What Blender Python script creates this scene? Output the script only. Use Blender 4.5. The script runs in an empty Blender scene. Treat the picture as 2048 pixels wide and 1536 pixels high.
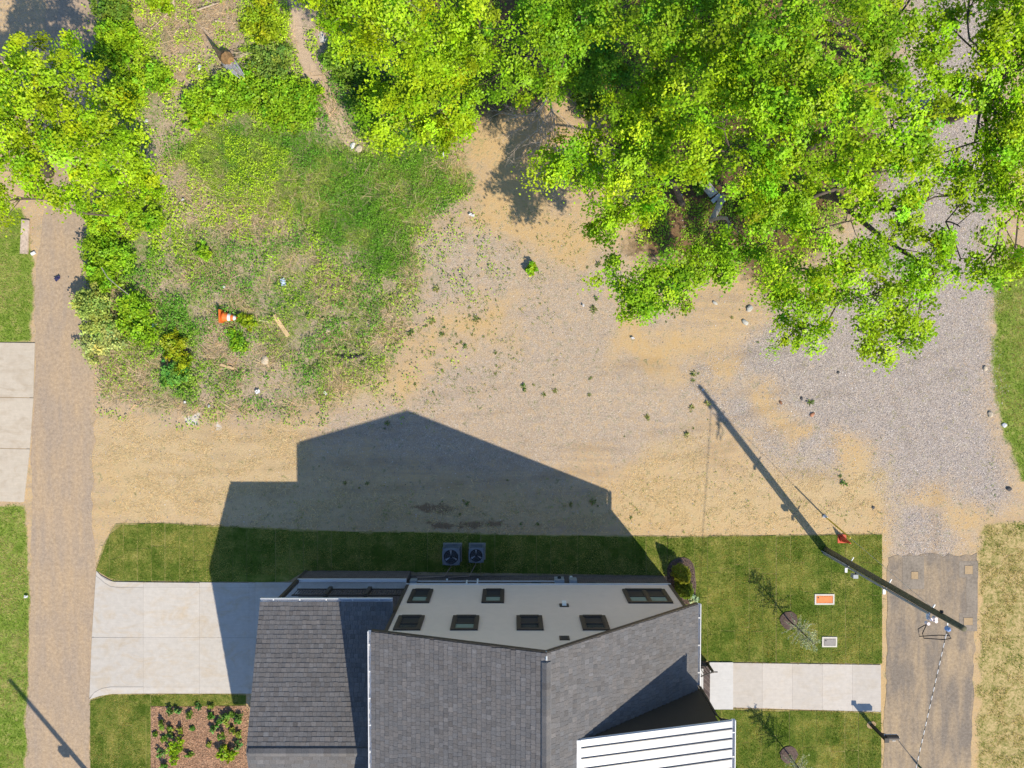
import bpy, bmesh, math, random
import numpy as np
from mathutils import Vector

# ------------------------------------------------------------------ camera, sky, sun, exposure
F = 1421.0; H = 33.0; TH = -math.atan(46 / F)          # focal length in photo pixels, camera height, tilt
SC = bpy.context.scene
COL = SC.collection
cam_d = bpy.data.cameras.new('camera'); cam = bpy.data.objects.new('camera', cam_d); COL.objects.link(cam)
cam.location = (0, 0, H); cam.rotation_euler = (TH, 0, 0)
cam_d.sensor_width = 36; cam_d.lens = 36 * F / 2048; cam_d.clip_end = 2000
SC.camera = cam
SUN_EL = math.radians(45.0); SUN_AZ = math.radians(141.0)      # azimuth clockwise from +Y
w = bpy.data.worlds.new('World'); SC.world = w; w.use_nodes = True
wn = w.node_tree
sky = wn.nodes.new('ShaderNodeTexSky'); sky.sky_type = 'NISHITA'; sky.sun_disc = False
sky.sun_elevation = SUN_EL; sky.sun_rotation = SUN_AZ
bg = wn.nodes['Background']; bg.inputs[1].default_value = 0.15; sky.ozone_density = 4.5; sky.dust_density = 0.2
wn.links.new(sky.outputs[0], bg.inputs[0])
sun_d = bpy.data.lights.new('sun', 'SUN'); sun = bpy.data.objects.new('sun', sun_d); COL.objects.link(sun)
sun_d.energy = 4.8; sun_d.angle = math.radians(0.53); sun_d.color = (1.0, 0.90, 0.73)
sd_ = Vector((math.sin(SUN_AZ) * math.cos(SUN_EL), math.cos(SUN_AZ) * math.cos(SUN_EL), math.sin(SUN_EL)))
sun.rotation_euler = sd_.to_track_quat('Z', 'Y').to_euler(); sun.location = (20, -25, 40)
SC.view_settings.view_transform = 'Standard'; SC.view_settings.look = 'None'
SC.view_settings.exposure = 0.4; SC.view_settings.gamma = 1.0

SC.cycles.max_bounces = 5; SC.cycles.adaptive_threshold = .02; SC.cycles.diffuse_bounces = 2; SC.cycles.glossy_bounces = 2; SC.cycles.transmission_bounces = 3
rng = np.random.default_rng(7); random.seed(7)
CT, ST = math.cos(TH), math.sin(TH)

def P(px, py, z=0.0):
    """photo pixel -> world x, y at height z"""
    dx = (px - 1024) / F; dy0 = -(py - 768) / F
    dy = CT * dy0 + ST; dz = ST * dy0 - CT
    k = (z - H) / dz
    return dx * k, dy * k
def P3(px, py, z=0.0):
    x, y = P(px, py, z); return (x, y, z)
def to_px(x, y, z=0.0):
    zz = z - H
    yc = CT * y + ST * zz; zc = -ST * y + CT * zz
    return 1024 + F * x / -zc, 768 - F * yc / -zc

# ------------------------------------------------------------------ numpy noise and masks
def _hash(ix, iy, s):
    n = (ix.astype(np.int64) * 374761393 + iy.astype(np.int64) * 668265263 + s * 982451653) & 0xffffffff
    n = ((n ^ (n >> 13)) * 1274126177) & 0xffffffff
    n = (n ^ (n >> 16)) & 0xffffff
    return n / float(0xffffff)
def vnoise(x, y, s=0):
    x = np.asarray(x, float); y = np.asarray(y, float)
    ix = np.floor(x); iy = np.floor(y); fx = x - ix; fy = y - iy
    fx = fx * fx * (3 - 2 * fx); fy = fy * fy * (3 - 2 * fy)
    a = _hash(ix, iy, s); b = _hash(ix + 1, iy, s); c = _hash(ix, iy + 1, s); d = _hash(ix + 1, iy + 1, s)
    return (a * (1 - fx) + b * fx) * (1 - fy) + (c * (1 - fx) + d * fx) * fy
def fbm(x, y, s=0, o=4):
    t = 0; a = 0.5; f = 1.0; n = 0
    for i in range(o):
        t = t + a * vnoise(np.asarray(x) * f + 17.3 * i, np.asarray(y) * f - 9.1 * i, s + i); n += a; a *= .5; f *= 2.03
    return t / n
def sd_poly(px, py, poly):
    px = np.asarray(px, float); py = np.asarray(py, float)
    d = np.full(px.shape, 1e9); ins = np.zeros(px.shape, bool)
    n = len(poly)
    for i in range(n):
        ax, ay = poly[i]; bx, by = poly[(i + 1) % n]
        ex, ey = bx - ax, by - ay; L = ex * ex + ey * ey + 1e-9
        t = np.clip(((px - ax) * ex + (py - ay) * ey) / L, 0, 1)
        d = np.minimum(d, np.hypot(px - ax - t * ex, py - ay - t * ey))
        c = ((ay > py) != (by > py)) & (px < ex * (py - ay) / (ey if abs(ey) > 1e-9 else 1e-9) + ax)
        ins ^= c
    return np.where(ins, d, -d)
def pmask(px, py, poly, feather=12, amp=40, scale=60, s=1):
    sd = sd_poly(px, py, poly)
    n = fbm(np.asarray(px) / scale, np.asarray(py) / scale, s, 5) - .5
    return np.clip(.5 + (sd + n * amp * 2) / (2 * feather), 0, 1)

# zones of the ground, in photo pixels of the ground plane
GRAVEL = [(1560, 610), (1690, 560), (1740, 380), (1780, 200), (1820, 60), (1860, -80), (2010, -80), (1990, 200), (1988, 560), (1978, 700), (1990, 820), (2022, 920), (2040, 1010), (1960, 1040), (1930, 1112), (1772, 1112), (1765, 1000), (1740, 950), (1600, 950), (1480, 850), (1390, 790), (1400, 735), (1480, 700)]
SANDS = [[(1440, 740), (1500, 740), (1560, 800), (1620, 860), (1590, 885), (1500, 830), (1445, 790)], [(1680, 870), (1735, 870), (1742, 1000), (1690, 1010)],
         [(1880, 980), (1965, 1030), (1965, 1110), (1905, 1110), (1880, 1030), (1820, 1000)], [(1200, 1012), (1768, 1000), (1770, 1072), (1260, 1070)],
         [(895, 300), (960, 215), (1120, 190), (1140, 300), (1100, 420), (1190, 470), (1170, 530), (1040, 500), (950, 420), (900, 350)],
         [(1420, 720), (1470, 720), (1475, 760), (1425, 765)], [(1240, 620), (1420, 700), (1330, 760), (1240, 720)], [(880, 620), (1020, 600), (1000, 690), (860, 700), (800, 780), (780, 740)],
         [(190, 960), (270, 900), (330, 1000), (210, 1050)], [(540, 750), (600, 750), (600, 800), (555, 805)], [(560, 500), (620, 510), (610, 560), (565, 555)], [(1280, 1060), (1290, 900), (1400, 1000), (1500, 1060)], [(1752, 1060), (1790, 1060), (1792, 1600), (1740, 1600)], [(1930, 1100), (1985, 1060), (1975, 1600), (1920, 1600)]]
STRAWS = [[(200, 850), (600, 815), (640, 1062), (230, 1050), (185, 1030)], [(1200, 1000), (1380, 880), (1480, 960), (1762, 950), (1766, 1068), (1270, 1068)], [(450, 965), (1200, 1000), (1280, 1068), (440, 1050)], [(560, 780), (720, 740), (760, 780), (600, 830)]]
FIELD = [(190, -80), (720, -80), (760, 120), (930, 270), (935, 390), (830, 480), (838, 600), (780, 740), (640, 810), (420, 835), (205, 800), (190, 560), (215, 380), (215, 200)]
GREEN = [[(430, 245), (640, 270), (720, 300), (890, 290), (935, 380), (835, 440), (835, 545), (760, 560), (640, 470), (570, 440), (440, 400), (340, 310)],
         [(620, -80), (700, -80), (760, 120), (930, 280), (880, 320), (735, 310), (690, 220), (640, 90)], [(200, 390), (300, 390), (340, 520), (210, 600)], [(190, 600), (380, 600), (420, 720), (380, 800), (330, 800), (290, 700), (200, 720)],
         [(400, 150), (470, 130), (640, 160), (640, 280), (400, 250)], [(210, 60), (330, 80), (340, 200), (210, 260)], [(480, -60), (570, -60), (590, 120), (500, 110)]]
GREEN2 = [[(430, 560), (560, 510), (820, 540), (820, 650), (740, 770), (640, 800), (560, 720), (440, 640)], [(330, 450), (700, 480), (640, 620), (340, 620)]]
FOREST = [(740, -80), (1790, -80), (1750, 350), (1560, 600), (1500, 540), (1290, 500), (1250, 330), (1180, 190), (940, 220), (800, 150)]
VERGE = [(1962, 1050), (2500, 1040), (2500, 1900), (1952, 1900)]
RGRASS = [(1990, 520), (2500, 480), (2500, 960), (2045, 960), (2012, 860), (1990, 780)]
LGRASS = [[(-500, 410), (45, 415), (66, 520), (62, 684), (-500, 684)], [(-500, 1008), (50, 1012), (58, 1200), (50, 1536), (45, 1900), (-500, 1900)]]
TRAIL = [(570, -80), (592, -80), (612, 90), (660, 180), (700, 250), (728, 300), (705, 310), (670, 260), (625, 180), (588, 90)]
DARKSOIL = [[(1290, 420), (1360, 360), (1470, 400), (1490, 480), (1400, 500), (1300, 515)]]
MUDS = [[(820, 1012), (880, 1005), (930, 1020), (890, 1028), (840, 1022)], [(850, 1045), (900, 1048), (1010, 1040), (1000, 1052), (870, 1056)]]
CHALK = [[(370, 835), (400, 826), (395, 845), (378, 848)], [(432, 842), (446, 846), (442, 860), (434, 860)], [(640, 60), (655, 80), (640, 90)]]

def gz(x, y):
    """height of the ground: nearly flat, a little rough in the weed field and the wood"""
    px, py = to_px(x, y)
    m = np.clip(sd_poly(px, py, FIELD) / 60, 0, 1) + np.clip(sd_poly(px, py, FOREST) / 60, 0, 1)
    return np.clip(m, 0, 1) * (fbm(np.asarray(x) * .35, np.asarray(y) * .35, 40, 3) - .35) * .35

# ------------------------------------------------------------------ materials
def new_mat(name):
    m = bpy.data.materials.new(name); m.use_nodes = True
    nt = m.node_tree; b = nt.nodes['Principled BSDF']; return m, nt, b
def N(nt, t, **kw):
    n = nt.nodes.new(t)
    for k, v in kw.items(): setattr(n, k, v)
    return n
def noise(nt, scale, detail=4, rough=.6, vec=None, dist=0):
    n = N(nt, 'ShaderNodeTexNoise'); n.inputs['Scale'].default_value = scale; n.inputs['Detail'].default_value = detail
    n.inputs['Roughness'].default_value = rough; n.inputs['Distortion'].default_value = dist
    if vec is not None: nt.links.new(vec, n.inputs['Vector'])
    return n
def ramp(nt, fac, stops):
    r = N(nt, 'ShaderNodeValToRGB'); e = r.color_ramp.elements
    while len(e) < len(stops): e.new(.5)
    for i, (p, c) in enumerate(stops):
        e[i].position = p; e[i].color = (c, c, c, 1) if isinstance(c, (int, float)) else (*c, 1)
    nt.links.new(fac, r.inputs[0]); return r.outputs[0]
def mixc(nt, fac, a, b, mode='MIX'):
    n = N(nt, 'ShaderNodeMix', data_type='RGBA', blend_type=mode)
    for sock, v in ((n.inputs[0], fac), (n.inputs[6], a), (n.inputs[7], b)):
        if isinstance(v, bpy.types.NodeSocket): nt.links.new(v, sock)
        elif isinstance(v, (int, float)): sock.default_value = v
        else: sock.default_value = (*v, 1)
    return n.outputs[2]
def mth(nt, op, a, b=None, c=None, clamp=False):
    n = N(nt, 'ShaderNodeMath', operation=op); n.use_clamp = clamp
    for i, v in enumerate((a, b, c)):
        if v is None: continue
        if isinstance(v, bpy.types.NodeSocket): nt.links.new(v, n.inputs[i])
        else: n.inputs[i].default_value = v
    return n.outputs[0]
def bump(nt, b, h, strength=.3, dist=.02):
    n = N(nt, 'ShaderNodeBump'); n.inputs['Strength'].default_value = strength; n.inputs['Distance'].default_value = dist
    nt.links.new(h, n.inputs['Height']); nt.links.new(n.outputs[0], b.inputs['Normal'])
def pos(nt): return N(nt, 'ShaderNodeNewGeometry').outputs['Position']
def scaled(nt, vec, s):
    n = N(nt, 'ShaderNodeMapping'); n.inputs['Scale'].default_value = s; nt.links.new(vec, n.inputs['Vector']); return n.outputs[0]

def simple(name, c, rough=.7, var=.15, scale=6., metal=0., bumps=0., spec=.3, tint=None):
    """plain surface: base colour broken up by two noises"""
    m, nt, b = new_mat(name); p = pos(nt)
    n1 = noise(nt, scale, 5, .65, p); n2 = noise(nt, scale * .13, 2, .5, p)
    f = mth(nt, 'ADD', mth(nt, 'MULTIPLY', n1.outputs[0], .65), mth(nt, 'MULTIPLY', n2.outputs[0], .35))
    lo = tuple(x * (1 - var * 1.6) for x in c); hi = tuple(min(1, x * (1 + var * 1.6)) for x in (tint or c))
    col = ramp(nt, f, [(.3, lo), (.7, hi)])
    nt.links.new(col, b.inputs['Base Color']); b.inputs['Roughness'].default_value = rough; b.inputs['Metallic'].default_value = metal
    b.inputs['Specular IOR Level'].default_value = spec
    if bumps: bump(nt, b, n1.outputs[0], bumps, .02)
    return m
def leaf_mat(name, trans=.4):
    m, nt, b = new_mat(name)
    a = N(nt, 'ShaderNodeAttribute', attribute_name='Col')
    d = N(nt, 'ShaderNodeBsdfDiffuse'); t = N(nt, 'ShaderNodeBsdfTranslucent'); mx = N(nt, 'ShaderNodeMixShader'); mx.inputs[0].default_value = trans
    nt.links.new(a.outputs[0], d.inputs[0])
    nt.links.new(mixc(nt, 1, a.outputs[0], (1.25, 1.15, .55), 'MULTIPLY'), t.inputs[0])
    nt.links.new(d.outputs[0], mx.inputs[1]); nt.links.new(t.outputs[0], mx.inputs[2])
    g = N(nt, 'ShaderNodeBsdfGlossy'); g.inputs['Roughness'].default_value = .45
    m2 = N(nt, 'ShaderNodeMixShader'); m2.inputs[0].default_value = .012
    nt.links.new(mx.outputs[0], m2.inputs[1]); nt.links.new(g.outputs[0], m2.inputs[2])
    nt.links.new(m2.outputs[0], nt.nodes['Material Output'].inputs[0]); nt.nodes.remove(b)
    return m
def col_mat(name, rough=.9, bumps=.0):
    m, nt, b = new_mat(name)
    a = N(nt, 'ShaderNodeAttribute', attribute_name='Col')
    n = noise(nt, 25, 4, .6, pos(nt))
    nt.links.new(mixc(nt, 1, a.outputs[0], ramp(nt, n.outputs[0], [(.25, .72), (.75, 1.22)]), 'MULTIPLY'), b.inputs['Base Color'])
    b.inputs['Roughness'].default_value = rough; b.inputs['Specular IOR Level'].default_value = .15
    if bumps: bump(nt, b, n.outputs[0], bumps, .01)
    return m

def ground_mat():
    m, nt, b = new_mat('ground_soil'); p = pos(nt)
    A = N(nt, 'ShaderNodeAttribute', attribute_name='M1'); B = N(nt, 'ShaderNodeAttribute', attribute_name='M2'); Cc = N(nt, 'ShaderNodeAttribute', attribute_name='M3')
    def chan(a):
        s = N(nt, 'ShaderNodeSeparateColor'); nt.links.new(a.outputs[0], s.inputs[0]); return list(s.outputs) + [a.outputs['Alpha']]
    gravel, sand, straw, green = chan(A)[:3] + [A.outputs['Alpha']]
    litter, forest, verge, lawn = chan(B)[:3] + [B.outputs['Alpha']]
    mud, chalk, trail, dark = chan(Cc)[:3] + [Cc.outputs['Alpha']]
    nA = noise(nt, .45, 5, .6, p).outputs[0]; nB = noise(nt, 2.2, 4, .65, p).outputs[0]; nC = noise(nt, 9, 3, .7, p).outputs[0]; nD = noise(nt, 38, 2, .7, p).outputs[0]
    nE = noise(nt, 3.2, 5, .78, p, .8).outputs[0]
    def fac(mask, n, k=.9, wdt=.22):
        v = mth(nt, 'ADD', mask, mth(nt, 'MULTIPLY', mth(nt, 'SUBTRACT', n, .5), k))
        return ramp(nt, v, [(.5 - wdt, 0.), (.5 + wdt, 1.)])
    speck = ramp(nt, nD, [(.3, .9), (.5, 1.), (.72, 1.09)])
    # dry tan soil with worn streaks along x
    streak = noise(nt, 1.0, 4, .66, scaled(nt, p, (.16, 2.6, 1)), .9).outputs[0]
    c = ramp(nt, mth(nt, 'ADD', mth(nt, 'MULTIPLY', nB, .45), mth(nt, 'MULTIPLY', streak, .55)), [(.30, (.32, .245, .17)), (.48, (.44, .315, .18)), (.66, (.53, .375, .195))])
    # fine stones lying in the soil everywhere
    vo = N(nt, 'ShaderNodeTexVoronoi'); vo.inputs['Scale'].default_value = 27; nt.links.new(p, vo.inputs['Vector'])
    sep = N(nt, 'ShaderNodeSeparateColor'); nt.links.new(vo.outputs['Color'], sep.inputs[0])
    stone = ramp(nt, sep.outputs[0], [(0, (.31, .27, .25)), (.3, (.39, .34, .315)), (.65, (.46, .40, .36)), (.9, (.53, .45, .375)), (1, (.64, .59, .54))])
    stone = mixc(nt, 1, stone, ramp(nt, vo.outputs['Distance'], [(.2, 1.), (.75, .6)]), 'MULTIPLY')
    peb = ramp(nt, mth(nt, 'ADD', mth(nt, 'MULTIPLY', sep.outputs[1], .6), mth(nt, 'MULTIPLY', nB, .4)), [(.66, 0.), (.76, .55)])
    c = mixc(nt, peb, c, stone)
    c = mixc(nt, 1, c, speck, 'MULTIPLY')
    sandc = mixc(nt, 1, ramp(nt, nE, [(.3, (.43, .295, .145)), (.7, (.54, .375, .18))]), speck, 'MULTIPLY')
    c = mixc(nt, mth(nt, 'MULTIPLY', fac(sand, nE, 2.0, .4), .95), c, sandc)
    c = mixc(nt, fac(gravel, nE, 2.4, .5), c, stone)
    # straw left from seeding: short pale fibres
    fibre = noise(nt, 16, 3, .8, scaled(nt, p, (1, 1.6, 1)), 2.5).outputs[0]
    strawc = ramp(nt, fibre, [(.34, (.30, .225, .13)), (.5, (.45, .335, .185)), (.66, (.64, .51, .30))])
    c = mixc(nt, mth(nt, 'MULTIPLY', fac(straw, nE, 3.0, .4), .75), c, strawc)
    # dead stems and leaf litter of the field
    dry = noise(nt, 7, 4, .8, p, 3.0).outputs[0]
    litc = ramp(nt, dry, [(.28, (.17, .125, .09)), (.45, (.32, .245, .18)), (.6, (.44, .345, .255)), (.75, (.55, .46, .35))])
    c = mixc(nt, fac(litter, nE, 1.6, .35), c, litc)
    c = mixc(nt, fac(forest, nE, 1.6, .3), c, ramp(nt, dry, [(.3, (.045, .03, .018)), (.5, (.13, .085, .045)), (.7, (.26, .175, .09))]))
    c = mixc(nt, fac(dark, nB, .6), c, ramp(nt, dry, [(.3, (.08, .045, .025)), (.7, (.26, .16, .09))]))
    tk = N(nt, 'ShaderNodeAttribute', attribute_name='M4').outputs['Fac']
    c = mixc(nt, mth(nt, 'MULTIPLY', tk, .55), c, mixc(nt, 1, c, (.74, .72, .70), 'MULTIPLY'))
    gr = ramp(nt, nC, [(.3, (.05, .09, .018)), (.5, (.12, .19, .035)), (.7, (.24, .29, .07))])
    c = mixc(nt, mth(nt, 'MULTIPLY', fac(green, nE, 3.0, .3), .75), c, gr)
    c = mixc(nt, fac(trail, nB, .6), c, mixc(nt, 1, ramp(nt, nC, [(.3, (.40, .30, .21)), (.7, (.50, .38, .27))]), speck, 'MULTIPLY'))
    vg = ramp(nt, mth(nt, 'ADD', mth(nt, 'MULTIPLY', nE, .6), mth(nt, 'MULTIPLY', nC, .4)), [(.36, (.13, .14, .035)), (.46, (.27, .235, .085)), (.55, (.43, .33, .155)), (.68, (.56, .43, .23))])
    c = mixc(nt, fac(verge, nB, .6), c, vg)
    lw = ramp(nt, mth(nt, 'ADD', mth(nt, 'MULTIPLY', nE, .5), mth(nt, 'MULTIPLY', nB, .5)), [(.34, (.09, .15, .02)), (.5, (.18, .25, .04)), (.66, (.34, .31, .11))])
    c = mixc(nt, fac(lawn, nB, .6), c, lw)
    c = mixc(nt, mth(nt, 'MULTIPLY', fac(mud, nE, 2.2, .3), .75), c, (.16, .095, .055))
    c = mixc(nt, mth(nt, 'MULTIPLY', fac(chalk, nE, 1.0, .15), .75), c, (.6, .58, .56))
    nt.links.new(c, b.inputs['Base Color']); b.inputs['Roughness'].default_value = .95; b.inputs['Specular IOR Level'].default_value = .1
    hgt = mth(nt, 'ADD', mth(nt, 'MULTIPLY', nC, .6), mth(nt, 'MULTIPLY', vo.outputs['Distance'], -.5))
    bump(nt, b, hgt, .5, .045)
    return m

def road_mat(name, base, dirt, amt, stone_amt):
    m, nt, b = new_mat(name); p = pos(nt)
    n1 = noise(nt, 1.1, 5, .6, scaled(nt, p, (2.0, .35, 1)), .4).outputs[0]; n2 = noise(nt, 7, 5, .7, p).outputs[0]; n3 = noise(nt, 40, 3, .7, p).outputs[0]; n4 = noise(nt, .35, 4, .55, p).outputs[0]
    vo = N(nt, 'ShaderNodeTexVoronoi'); vo.inputs['Scale'].default_value = 26; nt.links.new(p, vo.inputs['Vector'])
    sep = N(nt, 'ShaderNodeSeparateColor'); nt.links.new(vo.outputs['Color'], sep.inputs[0])
    c = mixc(nt, ramp(nt, mth(nt, 'ADD', mth(nt, 'MULTIPLY', n1, .55), mth(nt, 'MULTIPLY', n4, .45)), [(.40 - amt, 1.), (.62 - amt * .4, 0.)]), dirt, base)
    c = mixc(nt, 1, c, ramp(nt, n2, [(.3, .78), (.7, 1.2)]), 'MULTIPLY')
    c = mixc(nt, stone_amt, c, ramp(nt, sep.outputs[0], [(0, (.07, .07, .075)), (.5, (.24, .22, .21)), (1, (.52, .48, .44))]))
    c = mixc(nt, 1, c, ramp(nt, n3, [(.3, .87), (.7, 1.13)]), 'MULTIPLY')
    nt.links.new(c, b.inputs['Base Color']); b.inputs['Roughness'].default_value = .95; b.inputs['Specular IOR Level'].default_value = .12
    bump(nt, b, mth(nt, 'ADD', n3, n2), .35, .02)
    return m

def concrete_mat(name, c, stain, amt):
    m, nt, b = new_mat(name); p = pos(nt)
    n1 = noise(nt, .9, 6, .62, scaled(nt, p, (1, 1.7, 1)), 1.2).outputs[0]; n2 = noise(nt, 5, 5, .6, p).outputs[0]; n3 = noise(nt, 60, 3, .6, p).outputs[0]
    br = noise(nt, 3, 3, .6, scaled(nt, p, (.5, 14, 1))).outputs[0]
    oi = N(nt, 'ShaderNodeObjectInfo').outputs['Random']
    k = mixc(nt, ramp(nt, n1, [(.48, 0.), (.72, amt)]), c, stain)
    k = mixc(nt, 1, k, ramp(nt, n2, [(.3, .93), (.7, 1.05)]), 'MULTIPLY')
    k = mixc(nt, 1, k, ramp(nt, br, [(.3, .95), (.7, 1.04)]), 'MULTIPLY')
    k = mixc(nt, 1, k, ramp(nt, n3, [(.3, .92), (.7, 1.06)]), 'MULTIPLY')
    k = mixc(nt, 1, k, ramp(nt, oi, [(0, .95), (1, 1.05)]), 'MULTIPLY')
    nt.links.new(k, b.inputs['Base Color']); b.inputs['Roughness'].default_value = .9; b.inputs['Specular IOR Level'].default_value = .2
    bump(nt, b, n3, .12, .005)
    return m

def sod_mat():
    m, nt, b = new_mat('sod'); p = pos(nt)
    oi = N(nt, 'ShaderNodeObjectInfo').outputs['Random']
    n1 = noise(nt, 1.6, 5, .6, p).outputs[0]; n2 = noise(nt, 14, 5, .7, p).outputs[0]
    v = mth(nt, 'ADD', mth(nt, 'ADD', mth(nt, 'MULTIPLY', n1, .5), mth(nt, 'MULTIPLY', n2, .42)), mth(nt, 'MULTIPLY', oi, .08))
    c = ramp(nt, v, [(.34, (.05, .09, .012)), (.48, (.10, .14, .022)), (.58, (.19, .20, .045)), (.72, (.36, .30, .11))])
    nt.links.new(c, b.inputs['Base Color']); b.inputs['Roughness'].default_value = 1; b.inputs['Specular IOR Level'].default_value = .05
    bump(nt, b, n2, .6, .04)
    return m

def brick_mat():
    m, nt, b = new_mat('brick_face')
    tc = N(nt, 'ShaderNodeTexCoord'); g = N(nt, 'ShaderNodeNewGeometry')
    s = N(nt, 'ShaderNodeSeparateXYZ'); nt.links.new(g.outputs['Position'], s.inputs[0])
    cx = N(nt, 'ShaderNodeCombineXYZ')
    nt.links.new(mth(nt, 'ADD', s.outputs[0], s.outputs[1]), cx.inputs[0]); nt.links.new(s.outputs[2], cx.inputs[1])
    br = N(nt, 'ShaderNodeTexBrick'); nt.links.new(cx.outputs[0], br.inputs['Vector']); br.inputs['Scale'].default_value = 1
    br.inputs['Brick Width'].default_value = .215; br.inputs['Row Height'].default_value = .075; br.inputs['Mortar Size'].default_value = .008
    br.inputs['Color1'].default_value = (.06, .042, .038, 1); br.inputs['Color2'].default_value = (.11, .082, .072, 1); br.inputs['Mortar'].default_value = (.17, .15, .14, 1)
    n = noise(nt, 9, 4, .6, g.outputs['Position']).outputs[0]
    nt.links.new(mixc(nt, 1, br.outputs[0], ramp(nt, n, [(.3, .75), (.7, 1.25)]), 'MULTIPLY'), b.inputs['Base Color'])
    b.inputs['Roughness'].default_value = .9; bump(nt, b, br.outputs['Fac'], -.6, .01)
    return m
def glass_mat():
    m, nt, b = new_mat('window_glass'); p = pos(nt)
    nt.links.new(ramp(nt, noise(nt, 2, 2, .5, p).outputs[0], [(.3, (.02, .025, .03)), (.7, (.035, .04, .045))]), b.inputs['Base Color'])
    b.inputs['Roughness'].default_value = .06; b.inputs['Specular IOR Level'].default_value = .6
    return m
def cable_mat():
    m, nt, b = new_mat('striped_cable')
    s = N(nt, 'ShaderNodeSeparateXYZ'); nt.links.new(pos(nt), s.inputs[0])
    f = mth(nt, 'FRACT', mth(nt, 'MULTIPLY', s.outputs[1], 3.1))
    nt.links.new(ramp(nt, f, [(.48, (.02, .02, .02)), (.52, (.6, .58, .56))]), b.inputs['Base Color']); b.inputs['Roughness'].default_value = .6
    return m

M = dict(
    ground=ground_mat(), alley=road_mat('alley_gravel', (.33, .255, .185), (.41, .295, .18), .0, .1), street=road_mat('worn_asphalt', (.20, .165, .13), (.37, .275, .17), -.02, .08),
    patch=simple('asphalt_patch', (.225, .19, .152), .95, .22, 9, bumps=.3), sandlid=simple('dusty_lid', (.36, .26, .15), .9, .12, 12),
    drive=concrete_mat('driveway_concrete', (.47, .435, .39), (.44, .345, .23), .6), walk=concrete_mat('walk_concrete', (.475, .435, .39), (.43, .36, .27), .4), tan_slab=concrete_mat('tan_concrete', (.46, .40, .32), (.30, .22, .14), .4),
    landing=concrete_mat('landing_concrete', (.50, .49, .475), (.45, .42, .39), .2),
    sod=sod_mat(), brick=brick_mat(), glass=glass_mat(), cable=cable_mat(),
    strawbase=simple('straw_soil', (.30, .26, .10), .95, .2, 14),
    deck=simple('deck_board', (.27, .225, .195), .8, .12, 9),
    siding=simple('grey_siding', (.71, .59, .51), .6, .03, 3, spec=.3), trim=simple('bronze_trim', (.072, .060, .05), .5, .08, 8), white=simple('white_metal', (.66, .67, .69), .35, .04, 3, spec=.5),
    metal_roof=simple('white_metal_roof', (.40, .405, .42), .4, .04, 1.2, metal=.0, spec=.5), seam=simple('shadow_toned_seam', (.10, .105, .115), .4, .05, 4),  # dark seam colour paints in the shadow line along each white roof seam
    brown_siding=simple('dark_brown_siding', (.048, .04, .033), .6, .05, 3), shingle=col_mat('asphalt_shingle', .95, .4), felt=simple('roof_felt', (.06, .06, .065), .95, .15, 20),
    curtain=simple('pale_blind', (.20, .26, .23), .8, .08, 3), screen=simple('window_screen', (.035, .037, .042), .6, .1, 20), white_paint=simple('white_paint', (.72, .72, .70), .5, .05, 5),
    leaf=leaf_mat('leaves', .30), blade=leaf_mat('grass_blades', .35), bark=simple('bark', (.10, .078, .06), .95, .35, 9, bumps=.8), pale_bark=simple('pale_bark', (.33, .30, .26), .9, .3, 7, bumps=.6), deadwood=simple('dead_wood', (.44, .35, .27), .95, .3, 12, bumps=.5),
    grey_wood=simple('grey_weathered_wood', (.58, .53, .50), .9, .22, 10, bumps=.6), brown_rot=simple('rotten_heartwood', (.24, .14, .06), .95, .4, 8, bumps=.8), pole=simple('treated_pole', (.12, .11, .065), .9, .25, 10, bumps=.5),
    conduit=simple('grey_conduit', (.30, .32, .34), .4, .05, 5), galv=simple('galvanised', (.50, .52, .54), .4, .08, 10, metal=.4), pinkins=simple('pale_insulator', (.72, .62, .62), .4, .1, 10), blueins=simple('blue_insulator', (.22, .34, .60), .3, .1, 10), black=simple('black_rubber', (.018, .018, .02), .6, .2, 10),
    yellow=simple('yellow_plastic', (.62, .45, .03), .5, .08, 8), orange=simple('orange_plastic', (.68, .16, .03), .5, .12, 7), red=simple('red_plastic', (.52, .07, .03), .5, .1, 8), orange_lid=simple('orange_lid', (.60, .19, .05), .6, .15, 6), lid_grey=simple('grey_lid', (.28, .26, .24), .9, .12, 14), frame_conc=simple('frame_concrete', (.56, .52, .46), .9, .1, 16),
    ac=simple('ac_paint', (.115, .135, .165), .45, .06, 8, spec=.4), ac_dark=simple('ac_inside', (.02, .022, .026), .7, .1, 8), fan=simple('fan_metal', (.30, .32, .36), .35, .05, 6, metal=.3), plank=simple('fresh_lumber', (.56, .40, .22), .8, .15, 9), blue_plastic=simple('blue_plastic', (.16, .27, .62), .4, .3, 6, tint=(.5, .58, .75)), navy=simple('navy_card', (.03, .03, .10), .6, .2, 9), litter=simple('white_litter', (.60, .60, .61), .7, .08, 9),
    stone=simple('pale_stone', (.46, .39, .29), .9, .15, 8, bumps=.5), dstone=simple('dark_stone', (.07, .068, .07), .9, .2, 8, bumps=.5), rstone=simple('red_stone', (.36, .17, .10), .9, .2, 8, bumps=.5), mulch=simple('dark_mulch', (.10, .07, .06), 1, .5, 16, bumps=1), chips=col_mat('wood_chips', .95), bed=simple('bed_mulch', (.33, .20, .12), 1, .4, 18, bumps=1, tint=(.36, .22, .14)),
    copper=simple('copper_tube', (.42, .30, .24), .4, .1, 8), green_stake=simple('green_stake', (.03, .10, .06), .5, .1, 8), pebble=col_mat('pebbles', .95), rust=simple('rusty_brown', (.22, .10, .05), .8, .25, 9), grey_card=simple('grey_board', (.42, .41, .37), .8, .12, 8), teal=simple('teal_plastic', (.22, .40, .36), .5, .2, 9))

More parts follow.
